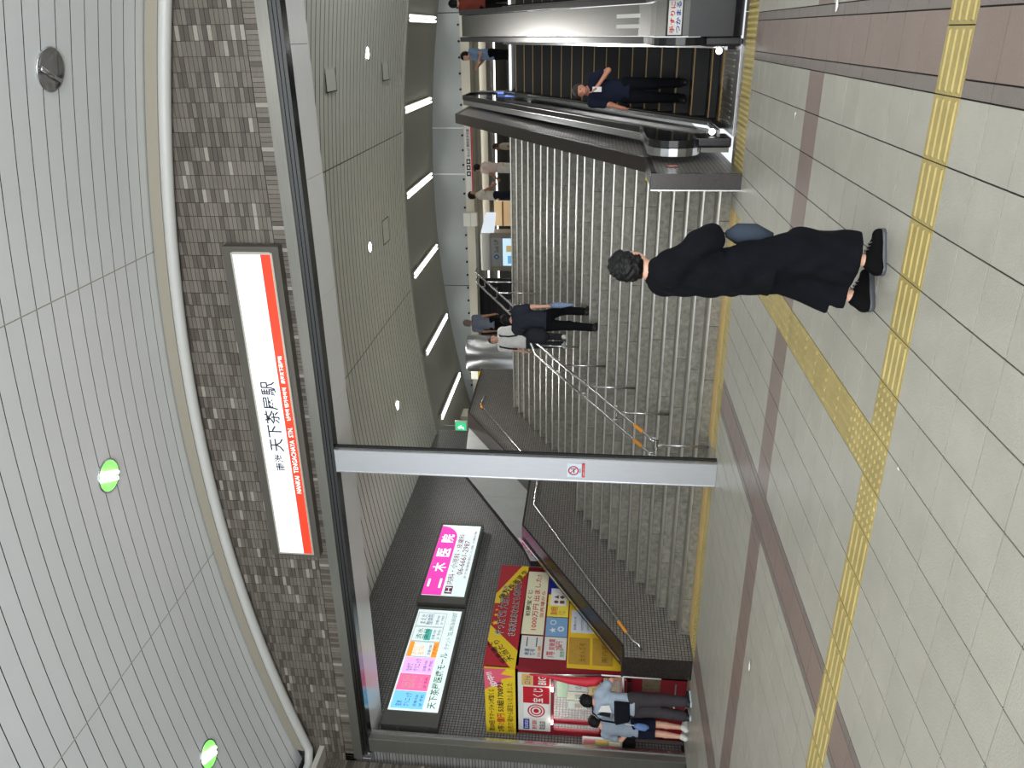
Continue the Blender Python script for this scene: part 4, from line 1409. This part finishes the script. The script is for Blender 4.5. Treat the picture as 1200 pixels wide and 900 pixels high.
def sd_ell(p, c, r):
    r = np.array(r, np.float32)
    q = (p - np.array(c, np.float32)) / r
    k0 = np.sqrt(np.einsum('ij,ij->i', q, q))
    return (k0 - 1) * r.min() * 0.9 + 0 * k0


def smin(a, b, k):
    h = np.clip(0.5 + 0.5 * (b - a) / k, 0, 1)
    return b + (a - b) * h - k * h * (1 - h)


def polygonise(fn, lo, hi, res):
    lo, hi = np.array(lo, float), np.array(hi, float)
    n = np.maximum(((hi - lo) / res).astype(int) + 2, 4)
    ax = [lo[i] + res * np.arange(n[i]) for i in range(3)]
    B = 5                                   # look at coarse blocks first, then only at those near the surface
    nb = -(-n // B)
    cx = [lo[i] + res * (B * np.arange(nb[i]) + (B - 1) / 2) for i in range(3)]
    fc = fn(np.stack(np.meshgrid(*cx, indexing='ij'), -1).reshape(-1, 3).astype(np.float32)).reshape(nb)
    full = fc
    for i in range(3):
        full = np.repeat(full, B, axis=i)
    full = full[:n[0], :n[1], :n[2]]
    near = np.abs(full) < B * res * 0.95 + .012
    f = np.where(full < 0, -1.0, 1.0).astype(np.float32)
    w = np.argwhere(near)
    f[near] = fn((lo + res * w).astype(np.float32))
    f[0], f[-1], f[:, 0], f[:, -1], f[:, :, 0], f[:, :, -1] = 1, 1, 1, 1, 1, 1
    ins = f < 0
    nc = n - 1
    acc = np.zeros((*nc, 3), np.float32)
    cnt = np.zeros(nc, np.float32)
    corners = [(i, j, k) for i in (0, 1) for j in (0, 1) for k in (0, 1)]
    sl = lambda c: tuple(slice(c[i], c[i] + nc[i]) for i in range(3))
    for a in corners:
        for d in range(3):
            if a[d]:
                continue
            b = list(a)
            b[d] = 1
            fa, fb_ = f[sl(a)], f[sl(b)]
            cr = (fa < 0) != (fb_ < 0)
            t = np.where(cr, fa / np.where(fa - fb_ == 0, 1, fa - fb_), 0)
            for e in range(3):
                acc[..., e] += np.where(cr, a[e] + (t if e == d else 0), 0)
            cnt += cr
    act = cnt > 0
    idx = -np.ones(nc, int)
    idx[act] = np.arange(act.sum())
    ii = np.argwhere(act)
    vs = lo + res * (ii + acc[act] / cnt[act][:, None])
    faces = []
    for d in range(3):
        o1, o2 = (d + 1) % 3, (d + 2) % 3
        s0 = [slice(None)] * 3
        s1 = [slice(None)] * 3
        s0[d], s1[d] = slice(0, -1), slice(1, None)
        cr = ins[tuple(s0)] != ins[tuple(s1)]
        e = np.argwhere(cr)
        e = e[(e[:, o1] > 0) & (e[:, o2] > 0) & (e[:, o1] < nc[o1]) & (e[:, o2] < nc[o2])]
        if not len(e):
            continue
        q = []
        for (u, v) in ((0, 0), (1, 0), (1, 1), (0, 1)):
            c = e.copy()
            c[:, o1] -= 1 - u
            c[:, o2] -= 1 - v
            q.append(idx[c[:, 0], c[:, 1], c[:, 2]])
        q = np.stack(q, 1)
        fl_ = ins[tuple(s0)][e[:, 0], e[:, 1], e[:, 2]]
        q[~fl_] = q[~fl_][:, ::-1]
        faces.append(q)
    faces = np.concatenate(faces)
    return vs, faces[(faces >= 0).all(1)]


def sdf_obj(name, fn, lo, hi, res, mat, parent):
    vs, fs = polygonise(fn, lo, hi, res)
    me = bpy.data.meshes.new(name)
    me.from_pydata(vs.tolist(), [], fs.tolist())
    me.materials.append(mat)
    me.polygons.foreach_set('use_smooth', [True] * len(me.polygons))
    me.update()
    o = bpy.data.objects.new(name, me)
    C.objects.link(o)
    o.parent = parent
    return o


def lerp(a, b, t):
    return tuple(a[i] + (b[i] - a[i]) * t for i in range(3))


def person(label, loc, face, h, pose=None, top=None, legs=None, shoe=None, hair=None, skin=None, res=.012, group=None,
           top_len=.82, sleeve='short', leg_kind='long', head_yaw=0.0, top_loose=.0, leg_loose=.0, hair_len=0.0, folds=0.0, face_parts=True, head_tilt=0.0):
    """local axes: x right, y forward, z up; joints are given for a height of 1.70 and scaled"""
    s = h / 1.70
    J = dict(head=(0, .02, 1.585), neck=(0, -.005, 1.44), chest=(0, 0, 1.27), belly=(0, 0, 1.06), hip=(0, 0, .93),
             shR=(.175, -.01, 1.395), shL=(-.175, -.01, 1.395), elR=(.235, -.03, 1.11), elL=(-.235, -.03, 1.11), wrR=(.25, .06, .87), wrL=(-.25, .06, .87),
             hiR=(.09, 0, .90), hiL=(-.09, 0, .90), knR=(.10, .02, .49), knL=(-.10, .02, .49), anR=(.10, -.02, .085), anL=(-.10, -.02, .085),
             toR=(.13, .15, .03), toL=(-.13, .15, .03), fgR=None, fgL=None)
    J.update(pose or {})
    J = {k: (tuple(v) if v is not None else None) for k, v in J.items()}
    root = thing('person', label, 'person', loc, group)
    root.rotation_euler = (0, 0, face - math.pi / 2)
    root.scale = (s, s, s)
    skin = skin or skin_m
    cy, sy = math.cos(head_yaw), math.sin(head_yaw)
    hc = np.array(J['head'], np.float32)

    def tohead(p):          # into the head's own axes
        q = p - hc
        ct, st = math.cos(head_tilt), math.sin(head_tilt)
        x, y = q[:, 0] * cy + q[:, 1] * sy, -q[:, 0] * sy + q[:, 1] * cy
        y, z = y * ct + q[:, 2] * st, -y * st + q[:, 2] * ct
        return np.stack([x, y, z], 1)

    def hand(p, d, side):
        wr, el = np.array(J['wr' + side]), np.array(J['el' + side])
        ax = wr - el
        ax = ax / np.linalg.norm(ax)
        fdir = np.array(J['fg' + side]) if J['fg' + side] is not None else ax
        fdir = fdir / np.linalg.norm(fdir)
        sgn = 1 if side == 'R' else -1
        ref = np.array([0, 1.0, 0]) if abs(fdir[1]) < .8 else np.array([0, 0, 1.0])
        wid = ref - fdir * (ref @ fdir)
        wid /= np.linalg.norm(wid)          # across the palm, thumb side
        nor = np.cross(fdir, wid) * (-sgn)
        pc = wr + fdir * .055
        d = smin(d, sd_cap(p, wr, pc, .025, .030), .02)
        d = smin(d, sd_cap(p, pc - wid * .022, pc + wid * .022, .018, .020), .015)
        for k, L in enumerate((.066, .076, .072, .058)):
            b0 = wr + fdir * .085 + wid * (.030 - .020 * k)
            b1 = b0 + fdir * L * .5 + nor * .006
            b2 = b1 + fdir * L * .42 + nor * .022
            d = smin(d, sd_cap(p, b0, b1, .0095, .009), .006)
            d = smin(d, sd_cap(p, b1, b2, .009, .0075), .004)
        t0 = wr + fdir * .030 + wid * .024
        t1 = t0 + fdir * .032 + wid * .026 + nor * .008
        t2 = t1 + fdir * .030 + wid * .004 + nor * .012
        d = smin(d, sd_cap(p, t0, t1, .013, .011), .01)
        return smin(d, sd_cap(p, t1, t2, .011, .009), .004)

    def body(p):
        q = tohead(p)
        d = sd_ell(q, (0, -.005, .025), (.077, .095, .092))
        d = smin(d, sd_ell(q, (0, .028, -.045), (.056, .062, .066)), .04)
        d = smin(d, sd_cap(q, (0, .088, .012), (0, .104, -.018), .010, .014), .015)
        d = smin(d, sd_cap(q, (-.022, .088, -.060), (.022, .088, -.060), .009, .009), .012)
        d = smin(d, sd_cap(q, (-.03, .082, .028), (.03, .082, .028), .012, .012), .02)
        for sg in (-1, 1):
            d = smin(d, sd_ell(q, (sg * .080, -.005, -.005), (.012, .020, .032)), .01)
        d = smin(d, sd_cap(p, lerp(J['head'], J['neck'], .45), J['neck'], .052, .058), .03)
        d = smin(d, sd_cap(p, J['neck'], J['chest'], .06, .12, .7), .06)
        d = smin(d, sd_cap(p, lerp(J['shL'], J['chest'], .25), lerp(J['shR'], J['chest'], .25), .07, .07), .06)
        d = smin(d, sd_cap(p, J['chest'], J['belly'], .135, .125, .72), .06)
        d = smin(d, sd_cap(p, J['belly'], J['hip'], .125, .145, .78), .06)
        for k in 'LR':
            d = smin(d, sd_cap(p, J['sh' + k], J['el' + k], .052, .040), .04)
            d = smin(d, sd_cap(p, J['el' + k], J['wr' + k], .040, .026), .015)
            d = hand(p, d, k)
            d = smin(d, sd_cap(p, J['hi' + k], J['kn' + k], .085, .056), .05)
            d = smin(d, sd_cap(p, J['kn' + k], lerp(J['kn' + k], J['an' + k], .3), .055, .056), .02)
            d = smin(d, sd_cap(p, lerp(J['kn' + k], J['an' + k], .3), J['an' + k], .055, .035), .02)
            d = smin(d, sd_cap(p, J['an' + k], J['to' + k], .035, .026), .03)
        return d

    pts = np.array([v for kk, v in J.items() if v is not None and not kk.startswith('fg')])
    lo, hi = pts.min(0) - .24, pts.max(0) + .24
    lo[2] = min(0.0, pts[:, 2].min()) - .04
    sdf_obj('body', body, lo, hi, res, skin, root)

    def fold(p, d, f):
        if f:
            d = d + f * (np.sin(p[:, 2] * 31 + p[:, 0] * 23 + 2 * np.sin(p[:, 1] * 17)) * .5 + np.sin(p[:, 0] * 41 - p[:, 2] * 13 + p[:, 1] * 29) * .5)
        return d

    def shirt(p):
        o = .016 + top_loose
        d = sd_cap(p, lerp(J['neck'], J['chest'], .3), J['chest'], .085 + o, .125 + o, .72)
        d = smin(d, sd_cap(p, J['shL'], J['shR'], .058 + o * .7, .058 + o * .7), .06)
        d = smin(d, sd_cap(p, J['chest'], J['belly'], .140 + o, .132 + o, .74), .06)
        bot = lerp(J['belly'], J['hip'], (1.06 - top_len) / .13) if top_len < 1.06 else J['belly']
        d = smin(d, sd_cap(p, J['belly'], bot, .132 + o, .145 + o * 1.5, .8), .06)
        for k in 'LR':
            if sleeve == 'none':
                continue
            end = {'short': .62, 'elbow': 1.0, 'long': 1.0}[sleeve]
            d = smin(d, sd_cap(p, J['sh' + k], lerp(J['sh' + k], J['el' + k], end), .055 + o * .9, .054 + o * .9), .05)
            if sleeve == 'long':
                d = smin(d, sd_cap(p, J['el' + k], lerp(J['el' + k], J['wr' + k], .9), .050 + o * .8, .038 + o * .6), .03)
        d = fold(p, d, folds)
        d = np.maximum(d, top_len - p[:, 2])
        nk = np.array(J['neck'], np.float32)
        return np.maximum(d, -(sd_cap(p, nk + [0, 0, -.02], nk + [0, .01, .2], .066, .075)))

    if top:
        sdf_obj('shirt', shirt, lo, hi, res, top, root)

    def trousers(p):
        o = .014 + leg_loose
        d = sd_cap(p, lerp(J['belly'], J['hip'], .4), J['hip'], .128 + o * .4, .148 + o * .5, .8)
        for k in 'LR':
            an, kn = J['an' + k], J['kn' + k]
            if leg_kind == 'shorts':
                d = smin(d, sd_cap(p, J['hi' + k], lerp(J['hi' + k], kn, .85), .092 + o, .085 + o), .04)
            elif leg_kind == 'wide':
                e = lerp(kn, an, .72)
                d = smin(d, sd_cap(p, J['hi' + k], kn, .095 + o * .6, .085 + o), .05)
                d = smin(d, sd_cap(p, kn, e, .085 + o, .105 + o * 1.1), .05)
            else:
                d = smin(d, sd_cap(p, J['hi' + k], kn, .090 + o, .066 + o), .04)
                d = smin(d, sd_cap(p, kn, lerp(kn, an, .95), .066 + o, .054 + o), .03)
        d = fold(p, d, folds)
        if leg_kind == 'wide':
            cut = np.where(p[:, 0] > 0, lerp(J['knR'], J['anR'], .76)[2] - .12 * (p[:, 1] - J['anR'][1]), lerp(J['knL'], J['anL'], .50)[2])
            d = np.maximum(d, cut - p[:, 2])
        if leg_kind == 'shorts':
            d = np.maximum(d, J['knR'][2] + .06 - p[:, 2])
        return np.maximum(d, p[:, 2] - 1.04 if not pose or 'hip' not in (pose or {}) else p[:, 2] - J['hip'][2] - .10)

    if legs:
        sdf_obj('trousers', trousers, lo, hi, res, legs, root)
    if shoe:
        for k in 'LR':
            an, to = np.array(J['an' + k]), np.array(J['to' + k])
            dr = to - an
            hl_ = an - np.array([dr[0], dr[1], 0]) / max(np.hypot(dr[0], dr[1]), .01) * .045
            hl_[2] = to[2] + .005 + max(0, an[2] - to[2] - .055) * .9

            def shoefn(p):
                d = sd_cap(p, hl_, to, .042, .040)
                d = smin(d, sd_cap(p, an, lerp(an, hl_, .8), .046, .044), .03)
                d = smin(d, sd_cap(p, an, lerp(an, to, .6), .044, .036), .03)
                return np.maximum(d, to[2] - .032 - p[:, 2] - .0) if abs(hl_[2] - to[2]) < .03 else d

            so_ = sdf_obj('shoe', shoefn, np.minimum(hl_, to) - .08, np.maximum(an, to) + .09, min(res, .009), shoe[0], root)
            if len(shoe) > 1:
                def sole(p):
                    d = sd_cap(p, hl_ - [0, 0, .022], to - [0, 0, .018], .046, .043)
                    return np.maximum(d, p[:, 2] - (hl_[2] + (to[2] - hl_[2]) * .5) + .008 - .0)
                sdf_obj('sole', sole, np.minimum(hl_, to) - .09, np.maximum(an, to) + .09, min(res, .009), shoe[1], so_).location = (0, 0, 0)
    if hair:
        def hairfn(p):
            q = tohead(p)
            d = sd_ell(q, (0, -.012, .030), (.094, .112, .108))
            d = smin(d, sd_ell(q, (0, -.040, -.020), (.082, .078, .085)), .03)
            if hair_len:
                d = smin(d, sd_cap(q, (0, -.045, -.02), (0, -.06, -.05 - hair_len), .085, .070), .03)
            nzz = .007 * np.sin(q[:, 0] * 95 + 3 * np.sin(q[:, 2] * 60)) * np.sin(q[:, 1] * 90 + q[:, 2] * 50)
            d = d + nzz
            faceb = np.minimum(q[:, 1] - .012 + np.maximum(q[:, 2] - .02, 0) * -.5, .045 - q[:, 2] + .4 * np.maximum(.05 - q[:, 1], 0))
            d = np.maximum(d, faceb * .9)
            if not hair_len:
                d = np.maximum(d, -.085 - q[:, 2])
            return d
        sdf_obj('hair', hairfn, hc - .24 - np.array([0, 0, hair_len]), hc + .2, min(res, .010), hair, root)
    if face_parts:
        for sg in (-1, 1):
            def eyefn(p, sg=sg):
                return sd_ell(tohead(p), (sg * .030, .086, .010), (.014, .012, .008))
            sdf_obj('eye', eyefn, hc - .14, hc + .14, .005, blackink, root)

        def mouthfn(p):
            return sd_cap(tohead(p), (-.020, .094, -.062), (.020, .094, -.062), .006, .006)
        sdf_obj('mouth', mouthfn, hc - .14, hc + .14, .005, M('lip', (150, 84, 80), .5), root)
    return root, s


def cloth(n, rgb, v=.1):
    return M(n, rgb, .9, 0, var=v, scale=9, bump=.15, spec=.12)


A = math.radians
# the person in black in front
mainp, ms = person('person in loose black top and wide black cropped trousers walking on the concourse', (-1.28, 4.56, 0), A(32), 1.545,
       dict(head=(.01, .025, 1.545), neck=(0, -.02, 1.385), chest=(0, -.03, 1.21), belly=(0, -.02, 1.02), hip=(0, -.01, .90), shR=(.165, -.05, 1.315), shL=(-.165, -.03, 1.315),
            elR=(.205, .14, 1.07), wrR=(-.035, .25, .99), fgR=(-1, .1, -.2), elL=(-.235, .0, 1.03), wrL=(-.22, .08, .80), fgL=(0, .2, -1),
            hiR=(.09, 0, .88), hiL=(-.09, 0, .88), knR=(.09, .09, .48), knL=(-.09, .01, .48), anR=(.11, .035, .085), anL=(-.09, -.15, .105), toR=(.12, .20, .032), toL=(-.10, .01, .036)),
       cloth('black_tunic', (12, 13, 18), .2), cloth('black_wide_trousers', (10, 12, 18), .2), (M('black_suede', (8, 8, 9), .9, spec=.12), M('grey_air_sole', (70, 72, 78), .3)), hair_m, res=.0085,
       top_len=.66, sleeve='elbow', leg_kind='wide', head_yaw=A(38), top_loose=.026, leg_loose=.045, folds=.010)
for sh in [o for o in mainp.children if o.name.startswith('shoe')]:
    vs = np.array([v.co for v in sh.data.vertices])
    c = vs.mean(0)
    topz = vs[:, 2].max()
    d = np.array([.10, .9, 0])
    for k in range(4):                      # pale lace bars over the instep
        y = c[1] + .0 + .022 * k
        sel = vs[np.abs(vs[:, 1] - y) < .02]
        if len(sel) < 4:
            continue
        zz = sel[:, 2].max()
        xx = sel[:, 0].mean()
        lo_ = MB().tube([(xx - .026, y, zz - .012), (xx, y, zz + .001), (xx + .026, y, zz - .012)], .0035, 6)
        me = lo_.mesh('lace', M('grey_lace', (96, 96, 98), .6))
        lo = bpy.data.objects.new('lace', me)
        C.objects.link(lo)
        lo.parent = sh
t = thing('grey_pouch', 'soft blue-grey pouch held at the side of the person in black', 'bag', (-1.02, 4.72, .72))
MB().tube([(-1.08, 4.60, .86), (-1.08, 4.61, .80), (-1.085, 4.61, .70), (-1.10, 4.60, .60)], [.02, .06, .065, .03], 12).build('bag_body', cloth('pouch_cloth', (52, 60, 72)), t, smooth=True)
MB().tube([(-1.08, 4.60, .85), (-1.07, 4.64, .93)], .006, 6).build('strap', black_flat, t)

# two at the booth
bp_, _s = person('person in pale blue printed T-shirt leaning on the booth counter', (-9.20, 8.93, 0), A(100), 1.63,
       dict(elR=(.30, .16, 1.22), wrR=(.20, .36, 1.06), elL=(-.30, .14, 1.16), wrL=(-.20, .30, .98), head=(-.01, .06, 1.575), anR=(.12, 0, .085), anL=(-.13, -.02, .085), toR=(.17, .15, .03), toL=(-.16, .15, .03)),
       cloth('pale_blue_tee', (158, 172, 188)), cloth('charcoal_trousers', (62, 58, 62)), (M('black_trainer', (24, 26, 28), .6), M('pale_sole', (190, 200, 206), .5)), hair_m, res=.012, top_len=.86, top_loose=.012, leg_loose=.012, folds=.004)
t = thing('dark_hip_bag', 'dark bag slung low across the back of pale blue T-shirt', 'bag', (-9.2, 8.8, 1.0))
MB().add([(-9.40, 8.80, 1.12), (-9.02, 8.82, 1.14), (-9.04, 8.83, .90), (-9.36, 8.81, .88), (-9.40, 8.70, 1.10), (-9.04, 8.72, 1.12), (-9.06, 8.74, .92), (-9.34, 8.72, .90)], [(0, 1, 2, 3), (4, 7, 6, 5), (0, 4, 5, 1), (1, 5, 6, 2), (2, 6, 7, 3), (3, 7, 4, 0)]).build('bag_body', cloth('navy_bag', (22, 24, 32)), t, bevel=.02)
MB().tube([(-9.40, 8.76, 1.10), (-9.42, 8.80, 1.30), (-9.30, 8.82, 1.44), (-9.18, 8.92, 1.45)], .014, 6).build('strap', MATS['navy_bag'], t)
pm = Matrix.LocRotScale(bp_.location, bp_.rotation_euler, bp_.scale).inverted()
for o in (panel('shirt_print', (-9.32, 8.775, 1.18), X, Z, 0, 0, .004, blackink, None, [(0, 0), (.04, .2), (.10, .12), (.08, 0)]),
          panel('shirt_print', (-9.22, 8.775, 1.16), X, Z, 0, 0, .004, white_m, None, [(0, 0), (0, .2), (.12, .16), (.14, .04)])):
    o.parent = bp_
    o.matrix_parent_inverse = pm
person('bare-legged person in dark shorts at the booth beside leaflet rack', (-9.72, 8.98, 0), A(95), 1.50,
       dict(head=(.03, .08, 1.57), elL=(-.30, .02, 1.12), wrL=(-.12, .12, .92), elR=(.26, .10, 1.14), wrR=(.16, .30, 1.0)),
       cloth('grey_blue_tee', (140, 152, 166)), cloth('navy_shorts', (24, 28, 44)), (M('white_trainer', (206, 206, 204), .6),), hair_m, res=.012, leg_kind='shorts', top_len=.84, folds=.003)
t = thing('blue_pouch', 'small bright blue patterned pouch hanging beside dark shorts', 'bag', (-9.55, 8.85, .7))
MB().tube([(-9.52, 8.84, .82), (-9.52, 8.83, .76), (-9.53, 8.83, .66), (-9.53, 8.84, .60)], [.02, .05, .055, .02], 10).build('bag_body', cloth('sky_cloth', (110, 140, 190), .3), t, smooth=True)
MB().tube([(-9.52, 8.84, .82), (-9.50, 8.84, .95)], .006, 6).build('cord', white_m, t)

# climbing the stairs in dark clothes
person('person in dark grey shirt and black trousers climbing the stairs', (-4.45, 12.55, 10 * RI), A(88), 1.66,
       dict(anL=(-.09, -.05, .10), toL=(-.10, .11, .035), knL=(-.10, .05, .5), anR=(.09, .24, .245), toR=(.10, .39, .185), knR=(.10, .26, .62), elR=(.26, -.02, 1.12), wrR=(.27, -.01, .90), elL=(-.26, .05, 1.12), wrL=(-.20, .18, 1.0), head=(-.02, .09, 1.56)),
       cloth('charcoal_shirt', (44, 46, 56)), cloth('black_jeans', (16, 17, 20)), (M('black_shoe', (14, 14, 15), .6),), hair_m, res=.012, top_len=.88, top_loose=.018, folds=.004)
t = thing('folded_umbrella', 'blue and white folded umbrella carried by climbing person', 'umbrella', (-4.17, 12.5, 2.2))
MB().tube([(-4.17, 12.55, 10 * RI + .84), (-4.16, 12.50, 10 * RI + .74), (-4.14, 12.46, 10 * RI + .62), (-4.12, 12.42, 10 * RI + .50), (-4.10, 12.40, 10 * RI + .40)], [.015, .045, .05, .03, .012], 10).build('canopy', M('check_cloth', (120, 140, 170), .7, var=.6, scale=40), t, smooth=True)
MB().tube([(-4.17, 12.55, 10 * RI + .92), (-4.17, 12.55, 10 * RI + .82)], .010, 8).build('handle', black_m, t)
t = thing('grey_backpack', 'soft dark backpack slipping off the climbing person', 'bag', (-4.6, 12.35, 2.5))
MB().tube([(-4.62, 12.36, 10 * RI + 1.22), (-4.62, 12.30, 10 * RI + 1.12), (-4.64, 12.30, 10 * RI + .92), (-4.66, 12.34, 10 * RI + .82)], [.05, .13, .14, .06], 14).build('bag_body', cloth('backpack_cloth', (40, 42, 48)), t, smooth=True)
MB().tube([(-4.58, 12.38, 10 * RI + 1.2), (-4.56, 12.42, 10 * RI + 1.36)], .014, 6).build('strap', black_flat, t)

# woman in white coming down, behind the rail
person('person in white top with dark shoulder straps coming down the stairs', (-5.72, 14.95, 14 * RI), A(-80), 1.60,
       dict(head=(0, .03, 1.575), anR=(.09, -.04, .085), anL=(-.09, .05, .085), toR=(.11, .12, .03), toL=(-.11, .2, .03)),
       cloth('white_top', (222, 222, 220)), cloth('grey_slacks', (48, 50, 54)), (M('white_shoe', (214, 214, 212), .6),), hair_b, res=.013, top_len=.86, top_loose=.02, sleeve='short', hair_len=.10, folds=.003, skin=skin_m)
t = thing('shoulder_bag', 'dark bag with two shoulder straps worn over white top', 'bag', (-5.72, 14.9, 3))
for sg in (-1, 1):
    MB().tube([(-5.72 + sg * .10, 14.98, 14 * RI + 1.38), (-5.72 + sg * .12, 14.82, 14 * RI + 1.33), (-5.72 + sg * .13, 14.77, 14 * RI + 1.15), (-5.72 + sg * .15, 14.80, 14 * RI + .98)], .018, 8).build('strap', black_flat, t)
MB().box(-5.90, -5.54, 15.08, 15.22, 14 * RI + .95, 14 * RI + 1.32).build('bag_body', cloth('black_bag', (22, 22, 24)), t, bevel=.04)

# upstairs
person('person in grey shirt and dark trousers walking away at the stair head', (-7.42, 20.6, ZU), A(85), 1.70, dict(), cloth('grey_shirt', (112, 120, 136)), cloth('dark_slacks', (18, 18, 20)), (MATS['black_shoe'],), M('grey_hair', (120, 112, 104), .6), res=.015, skin=skin_d)
person('person in light blue shirt looking at a phone beside the escalators', (-.52, 21.8, ZU), A(-155), 1.70, dict(elL=(-.22, .06, 1.14), wrL=(-.06, .28, 1.24), elR=(.22, .06, 1.14), wrR=(.06, .28, 1.24), head=(0, .05, 1.57)), cloth('sky_shirt', (132, 156, 188)), cloth('black_slacks', (14, 14, 16)), (MATS['black_shoe'],), hair_m, res=.014)
person('person in white shirt and dark skirt nearest the kiosk upstairs', (-4.17, 22.1, ZU), A(20), 1.68, dict(elR=(.24, .12, 1.16), wrR=(.10, .26, .98), elL=(-.24, .12, 1.16), wrL=(-.10, .30, 1.05)), cloth('bone_shirt', (214, 208, 196)), cloth('navy_slacks', (34, 34, 48)), (MATS['black_shoe'],), hair_m, res=.015, skin=skin_d)
person('person in pale patterned blouse and white shorts upstairs', (-3.58, 23.2, ZU), A(160), 1.68, dict(elR=(.28, .02, 1.15), wrR=(.30, .16, .96), elL=(-.28, .05, 1.15), wrL=(-.26, .2, 1.0)), cloth('pale_rose_blouse', (212, 192, 184)), cloth('white_shorts', (214, 210, 200)), (MATS['white_shoe'],), hair_m, res=.015, leg_kind='shorts', skin=skin_d)
person('person in beige top partly hidden by escalator wall upstairs', (-3.55, 27.6, ZU), A(180), 1.66, dict(), cloth('beige_top', (196, 182, 166)), cloth('tan_slacks', (120, 108, 96)), (MATS['black_shoe'],), hair_b, res=.016, skin=skin_d)
person('person in black trousers at the top of the second escalator', (.62, 20.3, ZU), A(95), 1.68, dict(), cloth('rust_top', (120, 60, 50)), cloth('ink_slacks', (16, 16, 18)), (MATS['white_shoe'],), hair_m, res=.016)

# riding the escalator down, looking at a phone
ez = .37
er, es = person('person in dark navy shirt riding the escalator, phone in hand', (-.80, 12.30, ez), A(-95), 1.63,
       dict(head=(-.01, .05, 1.57), elR=(.20, .02, 1.12), wrR=(.22, .20, .95), elL=(-.30, .10, 1.17), wrL=(-.10, .24, 1.32), fgL=(.6, .2, .6), anR=(.12, -.02, .085)),
       cloth('navy_polo', (26, 30, 46)), cloth('night_trousers', (14, 15, 20)), (MATS['black_shoe'],), M('thin_dark_hair', (44, 40, 38), .6), res=.011, skin=M('skin_ruddy', (186, 128, 104), .5), top_len=.84)
t = thing('mobile_phone', 'small pale phone held by person on the escalator', 'phone', (-.76, 12.04, ez + 1.26))
MB().box(-.80, -.73, 12.02, 12.03, ez + 1.21, ez + 1.34).build('phone_body', M('phone_pale', (190, 190, 188), .3), t, bevel=.003)
panel('phone_screen', (-.795, 12.032, ez + 1.215), -X, Z, -.06, .12, .001, black_flat, t)

bpy.data.scenes.remove(TS)
